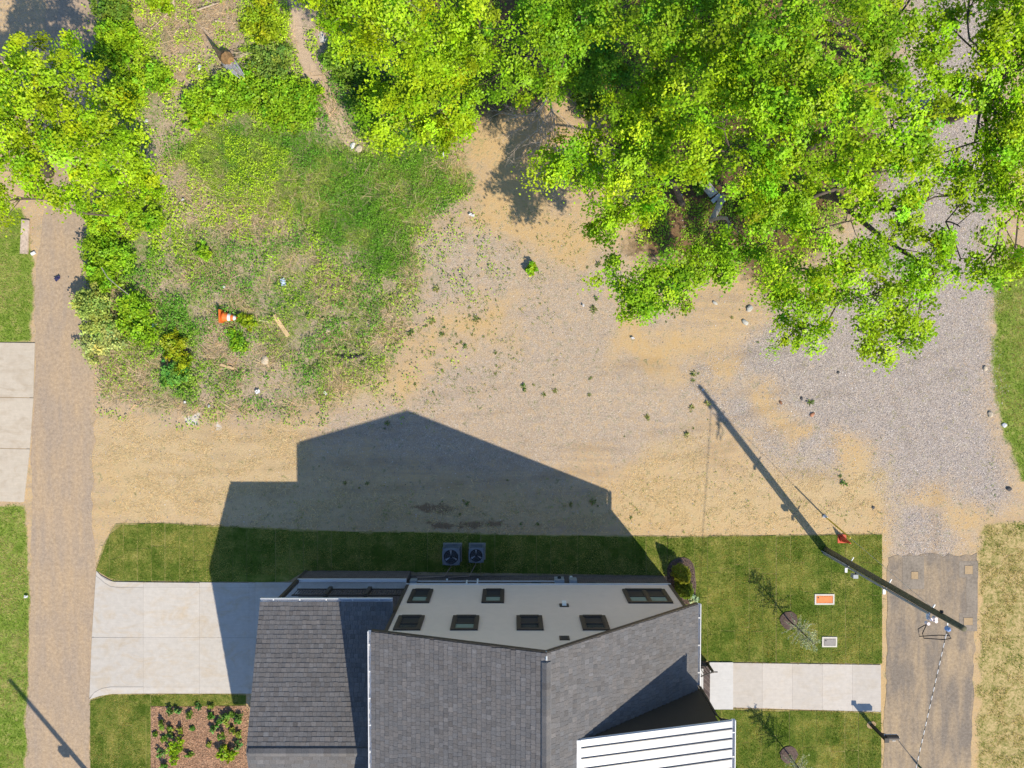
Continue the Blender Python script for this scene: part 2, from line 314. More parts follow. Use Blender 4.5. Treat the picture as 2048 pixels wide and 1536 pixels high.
# ------------------------------------------------------------------ building helpers
ORG = {}
def put(o, label=None, cat=None, group=None, kind=None):
    if label: o['label'] = label
    if cat: o['category'] = cat
    if group: o['group'] = group
    if kind: o['kind'] = kind
    return o
def thing(name, label, cat, loc=(0, 0, 0), group=None):
    o = bpy.data.objects.new(name, None); COL.objects.link(o); o.location = loc; o.empty_display_size = .2
    ORG[o.name] = tuple(loc); return put(o, label, cat, group)
def org_of(o):
    while o is not None:
        if o.name in ORG: return ORG[o.name]
        o = o.parent
    return (0, 0, 0)
class MB:
    def __init__(s): s.v = []; s.f = []; s.c = []
    def poly(s, pts, col=None):
        n = len(s.v); s.v += [tuple(p) for p in pts]; s.f.append(list(range(n, n + len(pts)))); s.c.append(col); return s
    def box(s, a, b, col=None):
        x0, y0, z0 = a; x1, y1, z1 = b; n = len(s.v)
        s.v += [(x0, y0, z0), (x1, y0, z0), (x1, y1, z0), (x0, y1, z0), (x0, y0, z1), (x1, y0, z1), (x1, y1, z1), (x0, y1, z1)]
        for q in ((0, 3, 2, 1), (4, 5, 6, 7), (0, 1, 5, 4), (1, 2, 6, 5), (2, 3, 7, 6), (3, 0, 4, 7)): s.f.append([n + i for i in q]); s.c.append(col)
        return s
    def hexa(s, p, col=None):      # 8 corners, bottom ring then top ring
        n = len(s.v); s.v += [tuple(q) for q in p]
        for q in ((0, 3, 2, 1), (4, 5, 6, 7), (0, 1, 5, 4), (1, 2, 6, 5), (2, 3, 7, 6), (3, 0, 4, 7)): s.f.append([n + i for i in q]); s.c.append(col)
        return s
    def prism(s, xy, z0, z1, axis='z', col=None):
        n = len(s.v); k = len(xy)
        def mk(p, h): return (p[0], p[1], h) if axis == 'z' else (p[0], h, p[1]) if axis == 'y' else (h, p[0], p[1])
        s.v += [mk(p, z0) for p in xy] + [mk(p, z1) for p in xy]
        s.f.append([n + i for i in range(k)][::-1]); s.f.append([n + k + i for i in range(k)]); s.c += [col, col]
        for i in range(k):
            j = (i + 1) % k; s.f.append([n + i, n + j, n + k + j, n + k + i]); s.c.append(col)
        return s
    def tube(s, pts, rad, sides=6, cap=True, col=None):
        pts = [Vector(p) for p in pts]; m = len(pts)
        if not hasattr(rad, '__len__'): rad = [rad] * m
        rings = []
        for i in range(m):
            t = (pts[min(i + 1, m - 1)] - pts[max(i - 1, 0)])
            if t.length < 1e-7: t = Vector((0, 0, 1))
            t.normalize()
            a = t.cross(Vector((0, 0, 1)) if abs(t.z) < .9 else Vector((1, 0, 0))).normalized(); b2 = t.cross(a)
            n = len(s.v); rings.append(n)
            for k in range(sides):
                an = 2 * math.pi * k / sides; q = pts[i] + (a * math.cos(an) + b2 * math.sin(an)) * rad[i]; s.v.append(tuple(q))
        for i in range(m - 1):
            for k in range(sides):
                k2 = (k + 1) % sides; s.f.append([rings[i] + k, rings[i] + k2, rings[i + 1] + k2, rings[i + 1] + k]); s.c.append(col)
        if cap:
            s.f.append([rings[0] + k for k in range(sides)][::-1]); s.f.append([rings[-1] + k for k in range(sides)]); s.c += [col, col]
        return s
    def build(s, name, mat, parent=None, smooth=False, kind=None, fix=True):
        o_ = org_of(parent) if parent is not None else (0, 0, 0)
        me = bpy.data.meshes.new(name); me.from_pydata([(a - o_[0], b - o_[1], c - o_[2]) for a, b, c in s.v], [], s.f)
        if any(c is not None for c in s.c):
            at = me.color_attributes.new('Col', 'FLOAT_COLOR', 'CORNER'); arr = []
            for f, c in zip(s.f, s.c): arr += [*(c or (1, 1, 1)), 1.0] * len(f)
            at.data.foreach_set('color', arr)
        if fix:
            bm = bmesh.new(); bm.from_mesh(me); bmesh.ops.recalc_face_normals(bm, faces=bm.faces); bm.to_mesh(me); bm.free()
        if smooth: me.polygons.foreach_set('use_smooth', [True] * len(me.polygons))
        me.materials.append(M[mat]); ob = bpy.data.objects.new(name, me); COL.objects.link(ob)
        if parent is not None: ob.parent = parent
        if kind: ob['kind'] = kind
        return ob
def np_mesh(name, V, Fq, mat, colors=None, parent=None, kind=None):
    """V (n,3), Fq (m,k) all faces with k corners, colors (m,3) per face"""
    V = np.asarray(V, np.float32); Fq = np.asarray(Fq, np.int32); m, k = Fq.shape
    if parent is not None: V = V - np.array(org_of(parent), np.float32)
    me = bpy.data.meshes.new(name); me.vertices.add(len(V)); me.vertices.foreach_set('co', V.ravel())
    me.loops.add(m * k); me.loops.foreach_set('vertex_index', Fq.ravel())
    me.polygons.add(m); me.polygons.foreach_set('loop_start', np.arange(0, m * k, k, dtype=np.int32))
    if colors is not None:
        at = me.color_attributes.new('Col', 'FLOAT_COLOR', 'CORNER')
        c = np.ones((m, k, 4), np.float32); c[:, :, :3] = np.asarray(colors)[:, None, :]; at.data.foreach_set('color', c.ravel())
    me.update(calc_edges=True); me.validate()
    me.materials.append(M[mat]); o = bpy.data.objects.new(name, me); COL.objects.link(o)
    if parent is not None: o.parent = parent
    if kind: o['kind'] = kind
    return o

def leaf_cards(pt, nrm, size, wid=.7, fold=.25, spin=None):
    """folded diamond leaves: returns V, F"""
    n = len(pt); nrm = nrm / (np.linalg.norm(nrm, axis=1, keepdims=True) + 1e-9)
    r = rng.normal(size=(n, 3)) if spin is None else spin
    d = r - (r * nrm).sum(1, keepdims=True) * nrm; d /= np.linalg.norm(d, axis=1, keepdims=True) + 1e-9
    sd2 = np.cross(nrm, d); L = size[:, None]
    v = np.empty((n, 4, 3)); v[:, 0] = pt - d * L * .5; v[:, 2] = pt + d * L * .5 - nrm * L * .1
    up = nrm * L * fold * .5
    v[:, 1] = pt + sd2 * L * wid * .5 + up - d * L * .06; v[:, 3] = pt - sd2 * L * wid * .5 + up - d * L * .06
    return v.reshape(-1, 3), np.arange(n * 4).reshape(n, 4)
def blades(pt, height, width, lean):
    n = len(pt); a = rng.uniform(0, 2 * math.pi, n); b = rng.uniform(0, 2 * math.pi, n)
    side = np.stack([np.cos(a), np.sin(a), np.zeros(n)], 1) * width[:, None] * .5
    tip = pt + np.stack([np.cos(b) * lean, np.sin(b) * lean, height], 1)
    v = np.empty((n, 3, 3)); v[:, 0] = pt - side; v[:, 1] = pt + side; v[:, 2] = tip
    return v.reshape(-1, 3), np.arange(n * 3).reshape(n, 3)
def tint(base, n, v=.25, hue=.12):
    base = np.asarray(base, float)
    k = rng.normal(1, v, (n, 1)).clip(.45, 1.7); h = rng.normal(0, hue, n)
    c = base * k; c[:, 0] *= 1 + h; c[:, 2] *= 1 - h * .5
    return c.clip(.002, .95)

# ------------------------------------------------------------------ ground sheet
def make_ground():
    xs = np.concatenate([[-420, -260, -150, -90, -60, -45, -36, -31, -28], np.arange(-26.5, 26.51, .11), [28, 31, 36, 45, 60, 90, 150, 260, 420]])
    ys = np.concatenate([[-420, -260, -150, -90, -60, -45, -36, -30, -25], np.arange(-22, 21.01, .11), [23, 26, 30, 36, 45, 60, 90, 150, 260, 420]])
    X, Y = np.meshgrid(xs, ys); x = X.ravel(); y = Y.ravel(); px, py = to_px(x, y)
    V = np.stack([x, y, gz(x, y)], 1)
    # smooth bumps stay below the paved sheets
    nx, ny = len(xs), len(ys); i = np.arange((nx - 1) * (ny - 1)); r = i // (nx - 1); c = i % (nx - 1); a = r * nx + c
    o = np_mesh('ground', V, np.stack([a, a + 1, a + nx + 1, a + nx], 1), 'ground'); put(o, kind='structure')
    me = o.data
    far = (x < -26) | (x > 26.4) | (y < -21.9) | (y > 20.9)
    g = pmask(px, py, GRAVEL, 40, 40, 70, 11)
    g = np.maximum(g, .56 * pmask(px, py, [(780, 460), (1000, 420), (1200, 500), (1400, 650), (1400, 900), (1000, 960), (620, 880), (700, 800), (860, 720)], 40, 60, 90, 12))
    g = np.maximum(g, .3 * pmask(px, py, [(1420, 180), (1800, 100), (1760, 560), (1540, 600)], 30, 40, 60, 13))
    s = np.max([pmask(px, py, q, 34, 55, 45, 20 + i) for i, q in enumerate(SANDS)], 0)
    g = g * (1 - .8 * s)
    st = np.max([.9 * pmask(px, py, q, 45, 60, 60, 40 + i) for i, q in enumerate(STRAWS)], 0)
    gn = np.max([.8 * pmask(px, py, q, 45, 55, 60, 50 + i) for i, q in enumerate(GREEN)] + [.43 * pmask(px, py, q, 45, 50, 60, 60 + i) for i, q in enumerate(GREEN2)], 0)
    gn = np.maximum(gn, .8 * pmask(px, py, RGRASS, 10, 12, 30, 70))
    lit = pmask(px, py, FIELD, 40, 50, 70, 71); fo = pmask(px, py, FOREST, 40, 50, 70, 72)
    vg = pmask(px, py, VERGE, 8, 12, 30, 73)
    lw = np.max([pmask(px, py, q, 6, 8, 25, 74) for q in LGRASS] + [pmask(px, py, RGRASS, 8, 12, 30, 70)], 0)
    mu = np.max([pmask(px, py, q, 4, 9, 14, 75) for q in MUDS], 0); ch = np.max([pmask(px, py, q, 5, 8, 10, 76) for q in CHALK], 0)
    tr = pmask(px, py, TRAIL, 5, 8, 20, 77); dk = np.max([pmask(px, py, q, 8, 14, 25, 78) for q in DARKSOIL], 0)
    lw = np.where(far & ~((px > 1750) & (py > 1000)), .6, lw)
    def att(n, *ch):
        at = me.color_attributes.new(n, 'FLOAT_COLOR', 'POINT'); at.data.foreach_set('color', np.stack(ch, 1).astype(np.float32).ravel())
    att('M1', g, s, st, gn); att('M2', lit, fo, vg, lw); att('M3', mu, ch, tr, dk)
    tk = np.zeros(len(px))
    for line, wd in (([(180, 905), (500, 885), (900, 900), (1300, 930), (1780, 1000)], 26), ([(180, 985), (600, 960), (1000, 940), (1400, 880), (1700, 800), (1960, 700)], 27), ([(190, 860), (600, 850), (1000, 800), (1300, 760), (1700, 760)], 25), ([(1840, 1110), (1850, 900), (1800, 750), (1650, 690), (1400, 720), (1100, 740)], 28)):
        for sgn in (-1, 1):
            ln = [(a, b + sgn * wd) if line[0][0] < 1000 else (a + sgn * wd, b) for a, b in line]; xs_ = [p[0] for p in ln]
            d = np.full(len(px), 1e9)
            for (ax, ay), (bx, by) in zip(ln[:-1], ln[1:]):
                ex, ey = bx - ax, by - ay; t = np.clip(((px - ax) * ex + (py - ay) * ey) / (ex * ex + ey * ey), 0, 1); d = np.minimum(d, np.hypot(px - ax - t * ex, py - ay - t * ey))
            d = np.abs(d + (fbm(px / 90, py / 90, 501, 2) - .5) * 22); tk = np.maximum(tk, np.exp(-(d / 7) ** 2) * np.clip(fbm(px / 50, py / 50, 503 + wd, 3) * 3 - 1, 0, 1))
    att('M4', tk, tk, tk, tk)
    me.polygons.foreach_set('use_smooth', [True] * len(me.polygons))
make_ground()

def ribbon(name, left, right, mat, z, rough_px=3, seed=5):
    """road sheet between two edge polylines (photo pixels), edges a little ragged"""
    ly = np.concatenate([[left[0][1]], np.linspace(left[0][1] + 8, left[-1][1], 119)]); lx = np.interp(ly, [p[1] for p in left], [p[0] for p in left]); rx = np.interp(ly, [p[1] for p in right], [p[0] for p in right])
    lx = lx + (fbm(ly / 22, ly * 0, seed) - .5) * 4 * rough_px; rx = rx + (fbm(ly / 22, ly * 0, seed + 9) - .5) * 4 * rough_px
    m = MB(); k = 16; jag = [random.uniform(-5, 7) for _ in range(k + 1)]
    for i in range(len(ly)):
        for j in range(k + 1):
            m.v.append(P3(lx[i] + (rx[i] - lx[i]) * j / k, ly[i] + (jag[j] if i == 0 else 0), z))
    for i in range(len(ly) - 1):
        for j in range(k):
            a = i * (k + 1) + j; m.f.append([a, a + 1, a + k + 2, a + k + 1]); m.c.append(None)
    return put(m.build(name, mat), kind='structure')
ribbon('alley', [(92, -120), (95, 200), (88, 400), (72, 560), (69, 690), (62, 1000), (60, 1250), (55, 1400), (48, 1750)], [(212, -120), (207, 190), (176, 400), (184, 500), (166, 600), (190, 700), (190, 900), (183, 1000), (192, 1150), (181, 1400), (174, 1750)], 'alley', .012, 3.5)
street = ribbon('street', [(1775, 1110), (1774, 1300), (1767, 1536), (1760, 1800)], [(1953, 1108), (1949, 1300), (1941, 1536), (1934, 1800)], 'street', .012, 2.2)
for (x0, y0, x1, y1) in ((1805, 1112, 1848, 1178), (1918, 1122, 1956, 1155), (1918, 1226, 1954, 1262), (1932, 1155, 1955, 1226)):
    q = [P(x0, y0), P(x1, y0), P(x1, y1), P(x0, y1)]
    MB().prism(q, .012, .017).build('asphalt_patch', 'patch', street)
for n, (x0, y0, x1, y1) in enumerate(((1822, 1143, 1836, 1158), (1929, 1131, 1945, 1148), (1927, 1235, 1945, 1250))):
    q = [P(x0, y0), P(x1, y0), P(x1, y1), P(x0, y1)]
    c = ((q[0][0] + q[2][0]) / 2, (q[0][1] + q[2][1]) / 2, .012)
    t = thing('utility_cover', ['small dusty square cover in the asphalt beside the leaning pole view', 'dusty square cover at the far corner of the asphalt edge', 'dusty square cover in the asphalt under the pole top'][n], 'cover', c)
    MB().prism(q, .017, .026).build('lid', 'sandlid', t)
    m = MB()
    for i in range(4):
        a, b2 = q[i], q[(i + 1) % 4]; m.tube([(*a, .02), (*b2, .02)], .012, 4)
    m.build('rim', 'patch', t)

# ------------------------------------------------------------------ concrete
def slab(parent, pxs, z1, mat, name='slab', gap=.0035, z0=-.05):
    q = [P(*p) for p in pxs]; cx = sum(a for a, b in q) / len(q); cy = sum(b for a, b in q) / len(q)
    q2 = []
    for a, b in q:
        d = math.hypot(a - cx, b - cy); q2.append((a + (cx - a) / d * gap * 1.4, b + (cy - b) / d * gap * 1.4))
    return MB().prism(q2, z0, z1).build(name, mat, parent)
drive = put(MB().prism([P(*p) for p in ((195, 1146), (230, 1165), (600, 1168), (600, 1382), (220, 1385), (182, 1394))], -.04, .052).build('driveway', 'lid_grey'), kind='structure')
D = .06
slab(drive, [(194, 1141), (204, 1152), (214, 1159), (230, 1163), (288, 1164), (288, 1173.5), (235, 1173), (222, 1171), (210, 1164), (200, 1155), (193, 1150)], D, 'drive')
for a, b in ((288, 400), (400, 499), (499, 511), (511, 640)): slab(drive, [(a, 1164), (b, 1165), (b, 1174), (a, 1174)], D, 'drive')
for a, b in ((288, 400), (400, 499), (499, 640)): slab(drive, [(a, 1373), (b, 1373), (b, 1386), (a, 1386)], D, 'drive')
slab(drive, [(180, 1398), (190, 1384), (205, 1376), (222, 1373), (288, 1373), (288, 1386), (222, 1387), (200, 1391)], D, 'drive')
slab(drive, [(193, 1151), (200, 1156), (210, 1165), (222, 1172), (235, 1174), (288, 1174), (288, 1274), (185, 1273)], D, 'drive')
slab(drive, [(185, 1274), (288, 1274), (288, 1372), (222, 1372), (205, 1375), (190, 1383), (180, 1395)], D, 'drive')
for a, b in ((288, 400), (400, 499), (499, 511), (511, 640)):
    slab(drive, [(a, 1174), (b, 1174), (b, 1274), (a, 1274)], D, 'drive'); slab(drive, [(a, 1274), (b, 1274), (b, 1373), (a, 1373)], D, 'drive')
walk = put(MB().prism([P(*p) for p in ((1422, 1327), (1760, 1331), (1760, 1421), (1422, 1414))], -.04, .02).build('front_walk', 'mulch'), kind='structure')
X = [1465, 1524, 1584, 1644, 1704, 1761]
for a, b in zip(X[:-1], X[1:]):
    f = lambda x: (1325 + (x - 1465) * 4 / 296, 1414 + (x - 1465) * 9 / 296)
    slab(walk, [(a, f(a)[0]), (b, f(b)[0]), (b, f(b)[1]), (a, f(a)[1])], .045, 'walk')
slab(walk, [(1418, 1323), (1465, 1323), (1465, 1417), (1418, 1417)], .10, 'landing', 'landing')
nd = put(MB().prism([P(*p) for p in ((-60, 688), (66, 688), (48, 1000), (-60, 998))], -.04, .04).build('neighbour_driveway', 'sandlid'), kind='structure')
slab(nd, [(-70, 684), (71, 686), (68, 795), (-70, 793)], .055, 'tan_slab'); slab(nd, [(-70, 794), (68, 796), (61, 897), (-70, 895)], .055, 'tan_slab'); slab(nd, [(-70, 896), (61, 898), (49, 1004), (-70, 1000)], .055, 'tan_slab')

# ------------------------------------------------------------------ lawns of sod strips, with blades
LAWNS = {
 'back_lawn': (193, 1334, [(193, 1139), (206, 1092), (232, 1047), (330, 1046), (440, 1052), (700, 1063), (900, 1064), (1000, 1069), (1335, 1072)], [(193, 1140), (226, 1161), (575, 1164), (600, 1148), (612, 1140), (1334, 1151)]),
 'front_lawn': (1334, 1764, [(1334, 1073), (1500, 1071), (1764, 1068)], [(1334, 1321), (1465, 1323), (1764, 1327)]),
 'lower_lawn': (1334, 1762, [(1334, 1419), (1465, 1417), (1762, 1424)], [(1334, 1680), (1762, 1680)]),
 'garden_lawn': (181, 492, [(181, 1398), (215, 1388), (492, 1387)], [(181, 1680), (301, 1680), (302, 1412), (492, 1410)])}
def lawn_inside(px, py):
    ins = np.zeros(np.shape(px), bool)
    for x0, x1, t, b in LAWNS.values():
        ty = np.interp(px, [p[0] for p in t], [p[1] for p in t]); by = np.interp(px, [p[0] for p in b], [p[1] for p in b])
        ins |= (px > x0) & (px < x1) & (py > ty) & (py < by)
    return ins
SEAMS = []
for ln, (x0, x1, t, b) in LAWNS.items():
    pts = [(x, y) for x, y in t] + [(x, y) for x, y in b[::-1]]
    base = put(MB().prism([P(*p) for p in pts], -.03, .02).build(ln, 'strawbase'), kind='structure')
    x = x0; step = 27.5
    T = lambda v: float(np.interp(v, [p[0] for p in t], [p[1] for p in t])); B_ = lambda v: float(np.interp(v, [p[0] for p in b], [p[1] for p in b]))
    while x < x1 - 4:
        xe = min(x + step + random.uniform(-1.5, 1.5), x1)
        if ln == 'garden_lawn' and x < 301.5 < xe: xe = 301.5
        SEAMS.append((xe, T(xe), B_(xe)))
        xa, xb = x + random.choice((.15, .2, .3, .7)), xe - random.choice((.15, .2, .3, .6)); eps = .3
        ya0, ya1, yb0, yb1 = T(xa), B_(xa + eps), T(xb), B_(xb - eps)
        fr = random.uniform(.3, 3.2); ya0 += fr; yb0 += fr * random.uniform(.6, 1.4)
        L = max(ya1 - ya0, yb1 - yb0); n = max(1, round(L / 64)); off = random.uniform(-.25, .25)
        cuts = [0] + [min(.95, max(.05, (i + off) / n)) for i in range(1, n)] + [1]
        for f0, f1 in zip(cuts[:-1], cuts[1:]):
            g0 = f0 + .3 / L; g1 = f1 - .3 / L
            q = [(xa, ya0 + (ya1 - ya0) * g0), (xb, yb0 + (yb1 - yb0) * g0), (xb, yb0 + (yb1 - yb0) * g1), (xa, ya0 + (ya1 - ya0) * g1)]
            q = [P(u + random.uniform(-.25, .25), v_ + random.uniform(-.8, .8)) for u, v_ in q]
            if abs(q[0][1] - q[3][1]) + abs(q[1][1] - q[2][1]) < .2: continue
            MB().prism(q, .0, .026 + random.uniform(0, .012)).build('sod_strip', 'sod', base)
        x = xe

def scatter(n, box=(-10, -10, 2058, 1546)):
    px = rng.uniform(box[0], box[2], n); py = rng.uniform(box[1], box[3], n); return px, py
def on_lawn_clear(px, py):
    bad = sd_poly(px, py, [(1332, 1120), (1365, 1112), (1392, 1130), (1390, 1215), (1332, 1215)]) > 0
    for c in ((1576, 1238, 18), (1576, 1505, 18)): bad |= np.hypot(px - c[0], py - c[1]) < c[2]
    bad |= (abs(px - 1648) < 22) & (abs(py - 1198) < 15); bad |= (abs(px - 1658) < 18) & (abs(py - 1283) < 13)
    bad |= (px > 480) & (px < 1330) & (py > 1150) | ((abs(px - 903) < 24) & (abs(py - 1106) < 20)) | ((abs(px - 953) < 24) & (abs(py - 1106) < 20))
    return ~bad
def sod_blades():
    px, py = scatter(520000, (180, 1040, 1770, 1546)); jx = (fbm(px / 7, py / 7, 301, 3) - .5) * 14; jy = (fbm(px / 7, py / 7, 302, 3) - .5) * 14; k = lawn_inside(px + jx, py + jy) & on_lawn_clear(px, py); px, py = px[k], py[k]; k = np.ones(len(px), bool)
    for sx, ya, yb in SEAMS: k &= ~((np.abs(px - sx) < .55 + .7 * vnoise(py / 9, py * 0 + sx, 5)) & (py > ya) & (py < yb) & (rng.random(len(px)) < .8))
    px, py = px[k], py[k]
    x, y = P(px, py); n = len(x)
    # seams between strips stay thinner
    V, Fc = blades(np.stack([x, y, np.full(n, .025)], 1), rng.uniform(.025, .075, n), rng.uniform(.012, .026, n), rng.uniform(.0, .06, n))
    dry = fbm(x * .8, y * .8, 90, 4) * .62 + fbm(x * 3.5, y * 3.5, 95, 3) * .38 + rng.normal(0, .05, n) + (_hash(np.floor(px / 27.5), np.floor(py / 64), 77) - .5) * .10
    t = np.clip((dry - .43) / .075, 0, 1)[:, None]
    green = np.array([.095, .19, .016]); yel = np.array([.52, .46, .16])
    c = (green * (1 - t) + yel * t) * rng.normal(1, .28, (n, 1)).clip(.4, 1.8)
    return put(np_mesh('lawn_grass', V, Fc, 'blade', c), 'short mown green grass with straw-yellow blades on the sod lawns', 'grass', kind='stuff')
sod_blades()

# ------------------------------------------------------------------ house
YW = -10.03; YE = -9.75; YB = -18.6
RID = (1.15, 9.6); EL = (-5.08, 7.7); ER = (7.46, 4.82); XL = -4.72; XR = 7.10
def zl(x): return EL[1] + (x - EL[0]) * (RID[1] - EL[1]) / (RID[0] - EL[0])
def zr(x): return ER[1] + (ER[0] - x) * (RID[1] - ER[1]) / (ER[0] - RID[0])
house = thing('house', 'two-storey house with grey siding, shingle roofs and white gutters at the bottom', 'house', (1, -14, 0))
MB().prism([(XL, 0), (XR, 0), (XR, 1.34), (XL, 1.34)], YW - .02, YB, 'y').build('foundation', 'brick', house)
wall = MB().prism([(XL, 1.342), (XR, 1.342), (XR, zr(XR) - .22), (RID[0], RID[1] - .24), (XL, zl(XL) - .22)], YW - .05, YB + .05, 'y').build('wall', 'siding', house)
sid = MB(); z = 1.44; ex = .155
def xlim(z):
    a = XL; b_ = XR
    if z > zl(XL) - .22: a = EL[0] + (z + .22 - EL[1]) * (RID[0] - EL[0]) / (RID[1] - EL[1])
    if z > zr(XR) - .22: b_ = ER[0] - (z + .22 - ER[1]) * (ER[0] - RID[0]) / (RID[1] - ER[1])
    return a, b_
while z < RID[1] - .3:
    z2 = min(z + ex, RID[1] - .26); a0, b0 = xlim(z); a1, b1 = xlim(z2)
    sid.poly([(a0, YW, z), (b0, YW, z), (b1, YW - .022, z2), (a1, YW - .022, z2)]); sid.poly([(a0, YW, z), (a0, YW - .03, z), (b0, YW - .03, z), (b0, YW, z)])
    z += ex
o = sid.build('lap_siding', 'siding', wall); o['kind'] = 'stuff'
MB().box((XL - .03, YW - .02, 1.342), (XR + .03, YW + .035, 1.44)).build('water_table', 'white', house)
MB().box((XL - .03, YW - .1, 1.442), (XL + .10, YW + .022, zl(XL) - .2)).build('corner_board', 'trim', house)
MB().box((XR - .10, YW - .1, 1.442), (XR + .03, YW + .022, zr(XR) - .2)).build('corner_board', 'trim', house)

def window(x0, x1, z0, z1, kind):
    wobj = MB()
    t = .13; y1 = YW + .06
    wobj.box((x0, YW - .04, z0), (x0 + t, y1, z1)).box((x1 - t, YW - .04, z0), (x1, y1, z1)).box((x0 + t, YW - .04, z1 - t), (x1 - t, y1, z1)).box((x0 + t, YW - .04, z0), (x1 - t, y1 + .02, z0 + t))
    wn_ = wobj.build('window', 'trim', house)
    bays = [(x0 + t, x1 - t)] if kind != 2 else [(x0 + t, (x0 + x1) / 2 - .05), ((x0 + x1) / 2 + .05, x1 - t)]
    if kind == 2: MB().box(((x0 + x1) / 2 - .05, YW - .04, z0 + t), ((x0 + x1) / 2 + .05, y1 - .004, z1 - t)).build('mullion', 'trim', wn_)
    for a, b in bays:
        zm = (z0 + z1) / 2 + .05
        fr = MB(); s = .045; yy = YW + .048
        for za, zb, yo in ((z0 + t, zm, 0), (zm, z1 - t, -.012)):
            fr.box((a, yy - .03 + yo, za), (a + s, yy + yo, zb)).box((b - s, yy - .03 + yo, za), (b, yy + yo, zb)).box((a + s, yy - .03 + yo, za), (b - s, yy + yo, za + s)).box((a + s, yy - .03 + yo, zb - s), (b - s, yy + yo, zb))
        fr.build('sash', 'trim', wn_)
        MB().box((a + s, YW + .008, z0 + t + s), (b - s, YW + .016, zm - s)).build('pane', 'screen', wn_)
        MB().box((a + s, YW + .004, zm + s), (b - s, YW + .011, z1 - t - s)).build('pane', 'glass' if kind == 0 else 'curtain', wn_)
        
for a in ((-4.36, -3.44, 2.18, 3.85, 1), (-1.27, -.33, 2.18, 3.85, 1), (4.82, 6.68, 2.18, 3.9, 2), (-4.44, -3.42, 5.41, 6.86, 0), (-2.31, -1.28, 5.41, 6.86, 1), (.17, 1.18, 5.41, 6.86, 0), (2.64, 3.66, 5.41, 6.86, 0)): window(*a)
v = MB().box((1.95, YW - .01, 3.98), (2.33, YW + .03, 4.3)).build('vent_hood', 'trim', house); MB().hexa([(2.06, YW + .03, 4.0), (2.23, YW + .03, 4.0), (2.23, YW + .16, 4.0), (2.06, YW + .16, 4.0), (2.06, YW + .03, 4.25), (2.23, YW + .03, 4.25), (2.23, YW + .10, 4.2), (2.06, YW + .10, 4.2)]).build('cap', 'white_paint', v)
v = MB().box((1.72, YW - .01, 7.42), (2.08, YW + .028, 7.78)).build('gable_vent', 'trim', house)
for i in range(3): MB().hexa([(1.78, YW + .028, 7.48 + i * .09), (2.02, YW + .028, 7.48 + i * .09), (2.02, YW + .05, 7.48 + i * .09), (1.78, YW + .05, 7.48 + i * .09), (1.78, YW + .028, 7.55 + i * .09), (2.02, YW + .028, 7.55 + i * .09), (2.02, YW + .034, 7.55 + i * .09), (1.78, YW + .034, 7.55 + i * .09)]).build('louvre', 'screen', v)
# services on the brick base
BY = YW - .02
MB().tube([(-4.3, BY + .035, .98), (2.0, BY + .035, .98)], .022, 6).build('conduit', 'white', house)
MB().box((-4.62, BY, .85), (-4.32, BY + .13, 1.2)).build('junction_box', 'conduit', house)
eb = MB().box((1.93, BY, .72), (2.36, BY + .17, 1.26)).build('electric_meter_box', 'conduit', house); MB().tube([(2.15, BY + .17, 1.0), (2.15, BY + .24, 1.0)], .085, 12).build('meter_dial', 'glass', eb)
eb = MB().box((2.6, BY, .80), (2.94, BY + .16, 1.26)).build('cable_box', 'conduit', house); MB().box((2.66, BY + .1, .5), (2.78, BY + .14, .8)).build('label_plate', 'white', eb)
for x in (-2.05, -1.56): MB().tube([(x, BY + .05, 1.35), (x, BY + .05, .95), (x, BY - .05, .9)], .04, 8).build('vent_pipe', 'white_paint', house)
for x in (-2.98, -1.58): MB().tube([(x, BY, .7), (x, BY + .06, .7)], .045, 8).build('pipe_stub', 'white_paint', house)
for x in (.9, 3.4, 6.1): MB().box((x, BY - .02, 1.02), (x + .4, BY + .01, 1.2)).build('foundation_vent', 'screen', house)

